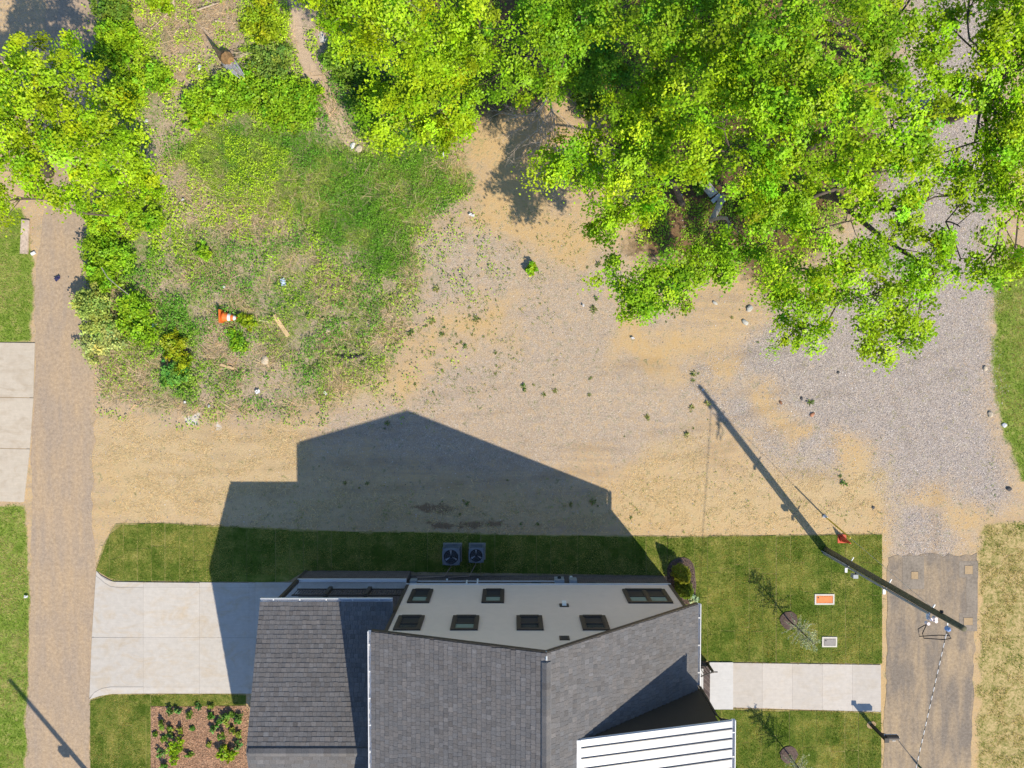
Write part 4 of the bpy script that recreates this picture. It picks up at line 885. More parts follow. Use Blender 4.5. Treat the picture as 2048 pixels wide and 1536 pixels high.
def tree(name, label, base_px, trunk_h, trunk_r, blobs, color, leaf=.10, per=118, dens=4.6, bark='bark', group='trees of the wood', sparse=1.0, fork=None):
    bx, by = P(*base_px); t = thing(name, label, 'tree', (bx, by, 0), group)
    B = []
    for (px, py, z, r) in blobs:
        x, y = P(px, py, z); B.append((np.array([x, y, z]), 1.16 * r * (H - z) / F))
    cen = np.mean([b[0] for b in B], 0); top = np.array([bx + (cen[0] - bx) * .35, by + (cen[1] - by) * .35, trunk_h]) if fork is None else np.array(fork)
    wood = MB(); tp = curve((bx, by, -.1), top, 6, 0, .06); wood.tube(tp, np.linspace(trunk_r, trunk_r * .62, 7), 9)
    limbs = MB(); CE = []; RA = []; nodes = [(top, trunk_r * .5, 0.)]
    for c, r in sorted(B, key=lambda b: np.linalg.norm(b[0] - top)):
        end = c - np.array([0, 0, r * .3]); pr = min(nodes, key=lambda q: np.linalg.norm(q[0] - end) + .45 * q[2]); d = np.linalg.norm(end - pr[0])
        r0 = max(.03, pr[1] * .85); r1 = max(.022, r0 * .6); lp_ = curve(pr[0], end, 5, .04, .14); limbs.tube(lp_, np.linspace(r0, r1, 6), 6); nodes.append((end, r1, pr[2] + d))
        n = max(4, int(math.pi * r * r * dens * sparse))
        u = rng.normal(size=(n, 3)); u /= np.linalg.norm(u, axis=1, keepdims=True); u[:, 2] = np.abs(u[:, 2]) * 1.0 - .3
        rad = rng.uniform(.4, 1.1, (n, 1)); q = c + u * rad * np.array([r, r, r * .8])
        gap = fbm(q[:, 0] * .95 + q[:, 2] * .5, q[:, 1] * .95 - q[:, 2] * .5, 400, 2); q = q[gap > .33]; n = len(q)
        CE.append(q); RA.append(rng.uniform(.26, .52, n) * min(1.2, .75 + r * .25))
        for k_ in range(n):
            s0 = np.array(lp_[3 + (k_ % 3)]); limbs.tube(curve(s0, q[k_] - np.array([0, 0, .05]), 2, .04, .15), [.02, .012, .006], 3, False)
    wood.build('trunk', bark, t, smooth=True); limbs.build('limbs', bark, t, smooth=True)
    CE = np.concatenate(CE); RA = np.concatenate(RA)
    V, Fc, cl = leafy(CE, RA, per, leaf, color)
    np_mesh('crown', V, Fc, 'leaf', cl, t)
    return t
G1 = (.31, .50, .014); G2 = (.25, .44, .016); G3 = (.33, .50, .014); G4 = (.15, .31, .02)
W = 'trees of the wood'
tree('broadleaf_tree', 'bright leafy tree with pale trunk at the top edge beside the dirt trail', (792, 148), 4.5, .2, [(700, 15, 7.5, 62), (760, 55, 8, 60), (650, -20, 7, 55), (735, 105, 6.5, 38), (815, 20, 8, 55), (690, 70, 6.5, 40), (780, -30, 9, 70)], G3, bark='pale_bark')
tree('broadleaf_tree', 'narrow tree right of the pale trunk at the top edge', (860, 160), 3.5, .14, [(850, 75, 6.5, 50), (905, 30, 7, 55), (885, 120, 5.5, 48), (945, 90, 6.5, 45), (960, 20, 7.5, 55)], G1)
tree('small_tree', 'low yellow-green bushy tree jutting into the field left of the bare soil', (860, 240), 1.2, .1, [(800, 175, 3, 44), (855, 160, 3.6, 45), (905, 190, 3.4, 44), (930, 235, 2.8, 36), (820, 225, 2.8, 46), (870, 255, 2.4, 42), (775, 245, 1.8, 36), (905, 270, 1.8, 30), (740, 205, 1.8, 34)], G3, leaf=.12, dens=4)
tree('broadleaf_tree', 'tree above the bare soil patch with dead twigs below it', (1080, 150), 3.8, .17, [(1015, 45, 6.5, 55), (1075, 70, 7, 55), (1040, 130, 5.5, 46), (1110, 150, 5.2, 44), (1135, 90, 6.5, 50), (1090, 10, 7.5, 60), (1000, 95, 5.5, 42), (1150, 30, 7, 50), (985, 150, 4, 40), (1060, 175, 4, 34)], G2)
tree('broadleaf_tree', 'tall tree at the top edge over the dark gap in the wood', (1260, 190), 5, .18, [(1195, 40, 8, 55), (1260, 15, 9, 60), (1330, 45, 9.5, 58), (1380, 110, 8.5, 55), (1310, 120, 7.5, 46), (1420, 30, 10, 60)], G2)
tree('broadleaf_tree', 'wide leafy tree reaching left over the bare soil with crown tip in sun', (1366, 408), 4.2, .15, [(1250, 215, 7, 55), (1300, 250, 7.6, 52), (1230, 280, 6.6, 46), (1150, 320, 6.2, 52), (1105, 345, 5.8, 40), (1175, 385, 6, 48), (1250, 345, 7, 55), (1225, 430, 5.6, 42), (1285, 400, 6.2, 42), (1310, 320, 7.2, 48), (1200, 455, 5, 26), (1340, 215, 7.8, 48)], G1)
tree('broadleaf_tree', 'dense bright tree in the middle of the wood', (1500, 330), 6, .25, [(1385, 185, 9.5, 55), (1450, 220, 10, 60), (1390, 290, 8.8, 50), (1470, 300, 9.2, 58), (1530, 250, 10, 55), (1440, 140, 10, 55), (1510, 170, 10.5, 58), (1430, 360, 8, 44), (1545, 340, 9, 52), (1490, 90, 10, 52), (1500, 390, 8.2, 46)], G1)
tree('broadleaf_tree', 'tall tree of the top edge with bright upper crown, right of the dark gap', (1560, 150), 6.5, .22, [(1470, 20, 11, 55), (1540, 50, 11.5, 58), (1600, 20, 12, 60), (1640, 90, 11.5, 56), (1580, 120, 11, 54), (1690, 40, 12, 56), (1740, 100, 11, 46), (1680, 140, 11, 48), (1780, 30, 11.5, 50), (1830, -10, 11.5, 46), (1780, 160, 11, 44)], G2)
tree('broadleaf_tree', 'largest tree of the wood with thick dark limbs reaching over the gravel', (1618, 288), 6.0, .36, [(1585, 205, 11, 58), (1640, 200, 11.5, 55), (1700, 215, 11.5, 55), (1640, 330, 10, 52), (1725, 300, 11, 56), (1790, 230, 11, 48), (1570, 290, 10, 46), (1690, 370, 9.5, 50), (1770, 340, 10.5, 46), (1820, 290, 10.5, 44), (1850, 200, 11, 42), (1600, 410, 8.5, 46)], G1)
tree('broadleaf_tree', 'airy tree at the right edge with gravel showing through', (1900, 235), 6, .28, [(1890, 110, 10.5, 40), (1950, 70, 11, 50), (2010, 40, 11.5, 56), (2035, 130, 11, 52), (1975, 190, 10, 46), (1900, 300, 9.5, 42), (1960, 280, 10, 46), (2030, 260, 10.5, 54), (1880, 390, 9, 44), (1950, 380, 9.5, 52), (2025, 370, 10, 56), (1930, 450, 9, 48), (2010, 460, 9.5, 54), (1860, 250, 9.5, 32), (1890, 30, 10, 30), (1950, -10, 11, 50), (1990, 120, 10.5, 46), (1920, 180, 10, 34), (2050, 60, 11, 60), (2060, 320, 10, 60), (1985, 520, 8.6, 44), (1930, 515, 8.4, 40), (2040, 520, 9, 50), (1900, 440, 8.6, 40), (1980, 330, 9.6, 44), (1840, 330, 9.4, 38), (1875, 150, 10, 40), (1868, 70, 10.5, 36), (1860, 400, 9, 40), (1900, 230, 10, 36), (2055, 200, 10.5, 50), (2050, 420, 9.5, 50)], G1, sparse=1.0)
tree('broadleaf_tree', 'tree hanging over the gravel lot, its lowest sprays near the lot centre', (1640, 385), 4.5, .26, [(1560, 455, 8, 52), (1630, 460, 8.5, 54), (1700, 440, 9, 52), (1580, 530, 7.5, 46), (1650, 535, 8.2, 54), (1720, 520, 8.5, 52), (1790, 480, 9, 48), (1610, 600, 7.2, 44), (1680, 610, 7.5, 50), (1750, 590, 8, 46), (1640, 660, 6.8, 40), (1830, 560, 8.3, 42), (1590, 665, 6, 32), (1790, 640, 7.5, 44), (1800, 690, 7, 38), (1760, 710, 6.6, 26), (1860, 480, 9, 44), (1520, 490, 7.5, 38), (1560, 690, 5.6, 18), (1840, 660, 7.2, 24), (1850, 590, 8, 36), (1880, 540, 8.2, 36), (1540, 590, 7, 34), (1720, 660, 7.2, 34), (1740, 420, 9, 44), (1810, 420, 9.2, 44)], G1, sparse=1.0)
tree('broadleaf_tree', 'low spreading branch tree with pale limb, its lobe pointing down at the bare dirt', (1446, 392), 2.6, .17, [(1225, 545, 6.5, 32), (1275, 560, 7, 44), (1335, 545, 7, 44), (1395, 530, 7, 40), (1300, 605, 6.8, 36), (1350, 595, 6.6, 32), (1275, 635, 6.5, 32), (1420, 565, 6.8, 34), (1465, 545, 6.8, 36), (1450, 490, 6.5, 34), (1380, 575, 6.8, 36), (1500, 520, 6.6, 30), (1430, 530, 7, 34), (1240, 600, 6.4, 26), (1320, 570, 7, 36)], G2, bark='pale_bark', sparse=.9)
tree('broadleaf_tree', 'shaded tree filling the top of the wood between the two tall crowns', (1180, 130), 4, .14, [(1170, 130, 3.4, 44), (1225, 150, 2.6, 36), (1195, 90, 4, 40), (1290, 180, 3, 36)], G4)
tree('broadleaf_tree', 'big yellow-green tree over the alley at the left edge', (95, 345), 3.6, .28, [(30, 190, 6.5, 55), (95, 170, 7, 50), (130, 110, 6.5, 42), (60, 260, 7, 60), (140, 245, 7.2, 58), (200, 280, 6.8, 54), (110, 320, 6.8, 60), (30, 330, 6.4, 56), (190, 350, 6, 52), (250, 330, 5.4, 46), (250, 385, 4.4, 40), (150, 395, 5.4, 42), (20, 395, 5.6, 42), (30, 110, 6, 30), (90, 395, 5, 34), (285, 300, 4.6, 34), (180, 160, 6, 26), (310, 375, 3.4, 28), (230, 430, 3, 26), (290, 350, 4.2, 36), (215, 215, 6, 36), (-20, 250, 7, 60), (60, 110, 6, 34)], G3, group=W)

def dead_tree(label, base, pts, z0):
    b = P3(*base, z0); t = thing('dead_sapling', label, 'dead tree', (b[0], b[1], 0)); m = MB()
    def grow(a, b_, r, lev):
        cv = curve(a, b_, 3, 0, .1); m.tube(cv, np.linspace(r, r * .4, 4), 5, False)
        if lev:
            for i in range(5):
                s = np.array(cv[random.choice((1, 2, 3))]); dirv = np.array(b_) - np.array(a); L = np.linalg.norm(dirv) * random.uniform(.35, .6); dv = dirv / np.linalg.norm(dirv) + rng.normal(0, .45, 3); dv[2] *= .5
                grow(s, s + dv / np.linalg.norm(dv) * L, r * .5, lev - 1)
    for q in pts: grow(b, P3(q[0], q[1], q[2]), .05, 3)
    m.build('branches', 'deadwood', t)
dead_tree('leafless sapling with fanned grey twigs on the bare soil patch', (1098, 188), [(1075, 260, 2.2), (1110, 275, 2.0), (1060, 240, 2.8), (1095, 300, 1.6)], .2)

# young pale trees on the front lawn
def young_tree(px, py, h, label):
    c = P3(px, py); t = thing('young_tree', label, 'tree', c, 'young trees on the front lawn'); m = MB()
    MB().prism([(c[0] + .42 * math.cos(a) * random.uniform(.9, 1.1), c[1] + .42 * math.sin(a) * random.uniform(.9, 1.1)) for a in np.linspace(0, 2 * math.pi, 20)[:-1]], .0, .07).build('mulch_ring', 'mulch', t)
    m.tube([c, (c[0] + .02, c[1], h * .5), (c[0], c[1], h)], [.035, .025, .008], 6); m.build('trunk', 'bark', t)
    pts = []; tw = MB()
    for i in range(60):
        z = h * random.uniform(.25, .97); a = random.uniform(0, 6.28); L = .75 * (1.05 - z / h) + .2
        e = (c[0] + math.cos(a) * L, c[1] + math.sin(a) * L, z + L * .45); tw.tube([(c[0], c[1], z), e], [.009, .005], 3, False)
        for f in np.linspace(.2, 1, 9): pts.append([c[0] + (e[0] - c[0]) * f, c[1] + (e[1] - c[1]) * f, z + (e[2] - z) * f])
    tw.build('limbs', 'pale_bark', t); pts = np.repeat(np.array(pts), 3, 0); pts += rng.normal(0, .025, pts.shape)
    V, Fc = leaf_cards(pts, rng.normal(0, .6, pts.shape) + [0, 0, .6], rng.uniform(.035, .07, len(pts))); np_mesh('crown', V, Fc, 'leaf', tint((.40, .46, .25), len(pts), .2), t)
young_tree(1577, 1240, 2.9, 'pale young tree in a mulch ring above the front walk'); young_tree(1577, 1508, 2.9, 'pale young tree in a mulch ring at the bottom edge')

# ------------------------------------------------------------------ shrubs and plants
def shrub(name, label, px, py, r, h, color, leaf=.10, per=36, dens=14, group=None, cat='shrub', n_lobes=7):
    cx, cy = P(px, py); t = thing(name, label, cat, (cx, cy, 0), group); rm = r / 43.06
    CE = []; st = MB()
    for i in range(n_lobes):
        a = random.uniform(0, 6.28); d = rm * (random.uniform(.35, .75) if i else 0); lr = rm * random.uniform(.5, .72); lh = h * random.uniform(.7, 1.05); c = np.array([cx + d * math.cos(a), cy + d * math.sin(a), lh * .55])
        n = max(4, int(math.pi * lr * lr * dens)); u = rng.normal(size=(n, 3)); u /= np.linalg.norm(u, axis=1, keepdims=True); u[:, 2] = np.abs(u[:, 2]) - .3
        q = c + u * rng.uniform(.5, 1.05, (n, 1)) * np.array([lr, lr, lh * .5]); q[:, 2] = q[:, 2].clip(.06); CE.append(q)
        for j in range(0, n, 3): st.tube(curve((cx + random.uniform(-.1, .1), cy + random.uniform(-.1, .1), 0), q[j], 2, .05, .1), [.018, .012, .006], 3, False)
    CE = np.concatenate(CE); st.build('stems', 'bark', t)
    V, Fc, cl = leafy(CE, rng.uniform(.14, .3, len(CE)) * min(1.3, max(.35, rm)), per, leaf, color, (1, 1, .7)); np_mesh('foliage', V, Fc, 'leaf', cl, t)
    return t
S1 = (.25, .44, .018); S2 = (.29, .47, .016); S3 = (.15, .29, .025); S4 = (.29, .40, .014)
for a in (
 ('dense_shrub', 'tall bright shrub at the alley edge, upper of the thicket', 225, 440, 42, 1.5, S2), ('dense_shrub', 'shrub mass in the middle of the alley-side thicket', 235, 495, 46, 1.3, S1), ('dense_shrub', 'lower end of the alley-side thicket by the leaning stalk', 225, 545, 34, 1.3, S1),
 ('dense_shrub', 'rounded shrub right of the alley-side thicket with dark hollow behind', 305, 432, 34, 1.0, S1), ('dense_shrub', 'pale-flecked shrub overhanging the alley edge', 215, 625, 44, 1.5, (.38, .48, .10)), ('dense_shrub', 'wide shrub right of the pale-flecked shrub', 285, 640, 48, 1.1, S1),
 ('dense_shrub', 'low pale-flecked shrub along the alley below the wide shrub', 215, 680, 40, .8, (.42, .50, .16)), ('dense_shrub', 'yellow-tinged bush beside the broad-leaf weeds', 372, 700, 34, .7, (.29, .36, .012)), ('dense_shrub', 'dark broad-leaf weed clump below the yellow-tinged bush', 350, 750, 26, .5, (.14, .34, .05)),
 ('dense_shrub', 'small round bright bush alone in the upper field', 409, 503, 17, .6, S1), ('dense_shrub', 'bright bush alone on the bare dirt with a dark shadow', 1062, 537, 11, .55, S2),
 ('dense_shrub', 'bright bramble left of the dead stump', 425, 205, 40, .8, S2), ('dense_shrub', 'bright bramble under the pale stump tip', 490, 190, 46, .9, S1), ('dense_shrub', 'broad bramble below the stump toward the trail', 550, 215, 50, .8, S1), ('dense_shrub', 'bramble nearest the dirt trail', 605, 215, 44, .8, S1), ('dense_shrub', 'light green bramble right of the stump', 545, 130, 42, .9, (.21, .33, .05)),
 ('dense_shrub', 'yellow-green bramble at the top between stump and trail', 540, 55, 40, .8, S4), ('dense_shrub', 'large bright shrub at the left of the upper field', 250, 105, 46, 1.2, S2), ('dense_shrub', 'bright shrub below the large one beside the alley bend', 265, 180, 40, 1.1, S2), ('dense_shrub', 'dark green shrub on the alley bend at the top left', 215, 120, 30, 1.1, S3),
 ('dense_shrub', 'bright bramble patch between the large shrub and the brush clearing', 330, 160, 34, .7, S1), ('dense_shrub', 'greenish shrub at the top edge right of the alley', 225, 25, 40, 1.1, (.16, .27, .03)), ('dense_shrub', 'yellowish bush near the brush pile at the top edge', 330, 5, 28, .6, S2), ('dense_shrub', 'small bright bush in the clearing below the bramble patch', 395, 250, 18, .5, S2),
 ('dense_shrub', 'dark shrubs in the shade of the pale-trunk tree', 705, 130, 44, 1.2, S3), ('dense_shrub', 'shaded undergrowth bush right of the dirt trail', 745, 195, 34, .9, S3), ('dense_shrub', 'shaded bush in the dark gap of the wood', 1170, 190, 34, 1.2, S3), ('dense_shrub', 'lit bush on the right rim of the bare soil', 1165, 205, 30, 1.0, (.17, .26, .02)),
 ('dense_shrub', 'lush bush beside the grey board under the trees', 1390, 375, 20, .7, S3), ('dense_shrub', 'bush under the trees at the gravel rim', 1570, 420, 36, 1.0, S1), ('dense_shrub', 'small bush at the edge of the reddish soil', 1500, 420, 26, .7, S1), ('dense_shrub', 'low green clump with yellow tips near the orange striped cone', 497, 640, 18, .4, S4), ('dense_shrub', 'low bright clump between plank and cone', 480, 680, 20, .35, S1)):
    shrub(*a, group='shrubs of the field and wood')
# stuff: undergrowth leaves through field and wood
def density(px, py):
    d = np.max([pmask(px, py, q, 18, 26, 45, 50 + i) for i, q in enumerate(GREEN)] + [.34 * pmask(px, py, q, 25, 30, 45, 60 + i) for i, q in enumerate(GREEN2)], 0)
    d = np.maximum(d, .36 * pmask(px, py, FIELD, 40, 60, 60, 171)); d = np.maximum(d, .10 * pmask(px, py, [(800, 380), (1010, 410), (990, 560), (900, 720), (740, 810), (560, 840), (700, 600)], 40, 50, 50, 172)); d = np.maximum(d, .42 * pmask(px, py, FOREST, 20, 34, 60, 72))
    cl = fbm(px / 26, py / 26, 120, 4); d = d * np.clip((cl - .37) * 6, 0, 1.2)
    d *= 1 - pmask(px, py, TRAIL, 5, 8, 20, 77); d *= 1 - np.max([pmask(px, py, q, 9, 22, 34, 20 + i) for i, q in enumerate(SANDS)], 0)
    return d
px, py = scatter(560000, (170, -30, 1800, 860)); k = rng.random(len(px)) < density(px, py); px, py = px[k], py[k]; x, y = P(px, py); n = len(x)
zone = fbm(px / 90, py / 90, 130, 3)[:, None]; zz = gz(x, y)
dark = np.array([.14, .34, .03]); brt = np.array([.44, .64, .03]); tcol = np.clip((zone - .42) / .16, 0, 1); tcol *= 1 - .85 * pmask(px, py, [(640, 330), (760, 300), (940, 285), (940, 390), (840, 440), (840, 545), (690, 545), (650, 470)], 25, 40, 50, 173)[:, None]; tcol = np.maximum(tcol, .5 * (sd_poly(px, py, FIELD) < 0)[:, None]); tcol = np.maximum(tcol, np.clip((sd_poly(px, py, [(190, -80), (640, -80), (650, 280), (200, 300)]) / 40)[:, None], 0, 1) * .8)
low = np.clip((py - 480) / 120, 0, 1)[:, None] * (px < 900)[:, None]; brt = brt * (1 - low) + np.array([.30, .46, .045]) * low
c = (dark * (1 - tcol) + brt * tcol) * rng.normal(1, .28, (n, 1)).clip(.4, 1.8)
hump = fbm(px / 16, py / 16, 140, 3)
pt = np.stack([x, y, zz + .02 + rng.random(n) * .42 * np.clip(hump * 1.6 - .3, .1, 1)], 1)
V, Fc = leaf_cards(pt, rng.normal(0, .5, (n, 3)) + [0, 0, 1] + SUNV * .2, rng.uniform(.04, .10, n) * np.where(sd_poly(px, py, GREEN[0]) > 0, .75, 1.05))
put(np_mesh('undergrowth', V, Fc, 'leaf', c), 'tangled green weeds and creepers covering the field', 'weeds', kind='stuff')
# long wild grass and dry stalks
px, py = scatter(330000, (190, 200, 950, 820)); g_ = np.max([pmask(px, py, GREEN[0], 18, 30, 45, 50)] + [.42 * pmask(px, py, q, 25, 30, 45, 60 + i) * np.clip((fbm(px / 40, py / 40, 181, 3) - .4) * 6, .1, 1) for i, q in enumerate(GREEN2)] + [.13 * (sd_poly(px, py, FIELD) > 0)], 0)
k = rng.random(len(px)) < g_ * .7; px, py = px[k], py[k]; x, y = P(px, py); n = len(x)
t_ = np.clip((fbm(px / 60, py / 60, 150, 3) + rng.normal(0, .08, n) - .42) / .14, 0, 1)[:, None]; c = (np.array([.16, .38, .03]) * (1 - t_) + np.array([.38, .50, .09]) * t_) * rng.normal(1, .25, (n, 1)).clip(.4, 1.7)
V, Fc = blades(np.stack([x, y, gz(x, y)], 1), rng.uniform(.06, .24, n), rng.uniform(.012, .028, n), rng.uniform(.04, .26, n))
put(np_mesh('wild_grass', V, Fc, 'blade', c), 'long wild grass leaning among the weeds', 'grass', kind='stuff')
px, py = scatter(60000, (190, -20, 950, 830)); g_ = (.55 + .35 * (py > 500)) * (sd_poly(px, py, FIELD) > 0) * np.clip((fbm(px / 55, py / 55, 160, 3) - .40) * 6, 0, 1); g_ = np.maximum(g_, .9 * pmask(px, py, [(380, 380), (520, 360), (600, 430), (560, 490), (420, 470)], 20, 30, 40, 161)); g_ = np.maximum(g_, .9 * pmask(px, py, [(270, -50), (520, -50), (500, 60), (380, 110), (290, 60)], 20, 30, 40, 162))
k = rng.random(len(px)) < g_; px, py = px[k], py[k]; x, y = P(px, py); n = len(x)
V, Fc = blades(np.stack([x, y, gz(x, y) + .03], 1), rng.uniform(.0, .3, n), rng.uniform(.012, .03, n), rng.uniform(.2, .8, n)); put(np_mesh('dry_stalks', V, Fc, 'blade', tint((.60, .47, .30), n, .3, .06)), 'dry tan stalks and dead stems lying across the field', 'dry stalks', kind='stuff')
# grass of the verges and the left-hand lawns
px, py = scatter(700000, (-20, 380, 2068, 1556))
dl = np.max([pmask(px, py, q, 6, 8, 25, 74) for q in LGRASS], 0) * ~((px < 74) & (py > 682) & (py < 1006)); dr_ = pmask(px, py, RGRASS, 8, 12, 30, 70); dv_ = pmask(px, py, VERGE, 8, 12, 30, 73) * np.clip((fbm(px / 20, py / 20, 170, 3) - .44) * 9, 0.05, 1)
k = rng.random(len(px)) < np.max([dl, dr_, dv_], 0); px, py = px[k], py[k]; dvk = dv_[k] > np.maximum(dl, dr_)[k]; x, y = P(px, py); n = len(x)
dry = np.clip((fbm(x * .8, y * .8, 180, 4) + rng.normal(0, .06, n) - .44) / .14 + dvk * .1, 0, 1)[:, None]
V, Fc = blades(np.stack([x, y, np.full(n, .0)], 1), rng.uniform(.03, .11, n), rng.uniform(.014, .03, n), rng.uniform(.0, .1, n)); c = (np.array([.19, .31, .03]) * (1 - dry) + np.array([.47, .40, .18]) * dry) * rng.normal(1, .26, (n, 1)).clip(.4, 1.7)
put(np_mesh('verge_grass', V, Fc, 'blade', c), 'rough green and straw-coloured grass on the verges', 'grass', kind='stuff')
# straw slivers on the seeded dirt
px, py = scatter(130000, (180, 740, 1770, 1075)); g_ = np.max([pmask(px, py, q, 30, 50, 40, 40 + i) for i, q in enumerate(STRAWS)], 0) * np.clip((fbm(px / 34, py / 16, 190, 4) - .47) * 9, .05, 1)
k = (rng.random(len(px)) < g_) & ~lawn_inside(px, py); px, py = px[k], py[k]; x, y = P(px, py); n = len(x)
V, Fc = blades(np.stack([x, y, np.full(n, .012)], 1), rng.uniform(.0, .02, n), rng.uniform(.012, .024, n), rng.uniform(.08, .26, n)); put(np_mesh('straw', V, Fc, 'blade', tint((.66, .53, .31), n, .2, .05)), 'pale straw scattered over the seeded dirt strip', 'straw', kind='stuff')
# gravel stones
def stones(name, label, px, py, lo, hi, cols, p_):
    x, y = P(px, py); n = len(x); s = rng.uniform(lo, hi, n); base = np.array([[1, 0, 0], [0, 1, 0], [-1, 0, 0], [0, -1, 0], [0, 0, .8], [0, 0, -.5]], float); a = rng.uniform(0, 6.28, n)
    v = base[None] * rng.uniform(.6, 1.3, (n, 6, 1)) * s[:, None, None]; ca, sa = np.cos(a)[:, None], np.sin(a)[:, None]; vx = v[..., 0] * ca - v[..., 1] * sa; vy = v[..., 0] * sa + v[..., 1] * ca
    v = np.stack([vx + x[:, None], vy + y[:, None], v[..., 2] + (s * .25)[:, None]], 2)
    f = np.array([[0, 1, 4], [1, 2, 4], [2, 3, 4], [3, 0, 4]]); Fq = (f[None] + 6 * np.arange(n)[:, None, None]).reshape(-1, 3)
    cc = np.array(cols)[rng.choice(len(cols), n, p=p_)] * rng.normal(1, .18, (n, 1)).clip(.5, 1.6); return put(np_mesh(name, v.reshape(-1, 3), Fq, 'pebble', np.repeat(cc, 4, 0)), label, 'gravel', kind='stuff')
px, py = scatter(150000, (1200, -20, 2060, 1115)); k = rng.random(len(px)) < pmask(px, py, GRAVEL, 18, 34, 70, 11) * .85 * (1 - .8 * np.max([pmask(px, py, q, 9, 22, 34, 20 + i) for i, q in enumerate(SANDS)], 0)); px, py = px[k], py[k]
stones('gravel', 'loose grey crushed gravel of the lot', px, py, .011, .027, [(.30, .275, .27), (.40, .36, .345), (.48, .42, .37), (.20, .185, .18), (.62, .58, .55)], [.28, .36, .22, .05, .09])
px, py = scatter(5000, (180, 420, 1760, 1066)); k = (sd_poly(px, py, FIELD) < 0) & ~lawn_inside(px, py) & (px > 200); px, py = px[k], py[k]
stones('scattered_pebbles', 'small pale pebbles scattered over the bare dirt', px, py, .012, .034, [(.30, .26, .22), (.45, .40, .35), (.22, .19, .17), (.55, .50, .46)], [.45, .35, .15, .05])

# single weed tufts on the dirt: three kinds, copied
def tuft_mesh(k):
    n = 26; a = rng.uniform(0, 6.28, n); r = rng.uniform(.02, .17, n); pt = np.stack([r * np.cos(a), r * np.sin(a), .02 + rng.uniform(0, .09, n)], 1); nr = np.stack([-np.cos(a) * .5, -np.sin(a) * .5, np.ones(n)], 1) + rng.normal(0, .25, (n, 3))
    V, Fc = leaf_cards(pt, nr, rng.uniform(.08, .17, n), .42, .3, spin=np.stack([np.cos(a), np.sin(a), np.full(n, .3)], 1))
    return np_mesh('weed_tuft', V, Fc, 'leaf', tint(((.12, .20, .04), (.19, .25, .055), (.26, .29, .08))[k % 3], n, .22))
protos = [tuft_mesh(i) for i in range(6)]; made = 0
spots = []
px, py = scatter(4000, (540, 420, 1760, 1066)); dn = .25 * np.ones(len(px)) * np.clip((fbm(px / 70, py / 70, 210, 4) - .56) * 12, 0, 1.6) + .9 * pmask(px, py, [(600, 560), (860, 540), (960, 640), (900, 760), (640, 800)], 20, 30, 40, 211) * .3; dn[(sd_poly(px, py, GRAVEL) > 0)] *= .1
k = (rng.random(len(px)) < dn * .8) & ~lawn_inside(px, py)
for i, (u, v_) in enumerate(list(zip(px[k], py[k]))[:190] + [(1196, 1012), (1186, 1003), (1262, 1035), (1075, 1048), (920, 1028), (1042, 1047), (735, 966), (690, 965), (1015, 960), (1000, 475), (905, 440), (888, 655), (912, 668)]):
    o = protos[i % 6] if i < 6 else protos[i % 6].copy()
    if i >= 6: COL.objects.link(o)
    xx, yy = P(u, v_); o.location = (xx, yy, 0); o.rotation_euler = (0, 0, random.uniform(0, 6.28)); s = random.choice((.28, .36, .45, .6, .85)) * random.uniform(.8, 1.2); o.scale = (s, s, s)
    put(o, 'small green weed tuft growing on the bare dirt', 'weed', 'weed tufts on the bare dirt')

# tiny seedlings sprinkled over the dirt
px, py = scatter(30000, (190, 380, 1990, 1066)); g_ = .75 * pmask(px, py, [(800, 390), (1020, 400), (1180, 480), (1100, 640), (960, 800), (700, 850), (560, 840), (780, 640)], 60, 80, 60, 220) * np.clip((fbm(px / 20, py / 20, 221, 3) - .46) * 8, 0, 1)
g_ = np.maximum(g_, .5 * pmask(px, py, [(450, 990), (1200, 970), (1760, 900), (1762, 1066), (450, 1050)], 30, 50, 50, 222) * np.clip((fbm(px / 18, py / 18, 223, 3) - .5) * 8, 0, 1)); g_ = np.maximum(g_, .35 * pmask(px, py, [(1985, 880), (2048, 860), (2048, 1060), (1960, 1050)], 15, 20, 30, 224))
k = (rng.random(len(px)) < g_) & ~lawn_inside(px, py); px, py = np.repeat(px[k], 4), np.repeat(py[k], 4); x, y = P(px, py); n = len(x); x = x + rng.normal(0, .035, n); y = y + rng.normal(0, .035, n)
V, Fc = leaf_cards(np.stack([x, y, rng.uniform(.015, .06, n)], 1), rng.normal(0, .4, (n, 3)) + [0, 0, 1], rng.uniform(.03, .075, n), .45); put(np_mesh('seedlings', V, Fc, 'leaf', tint((.27, .33, .09), n, .3, .15)), 'tiny yellow-green seedlings sprinkled over the bare dirt', 'seedlings', kind='stuff')
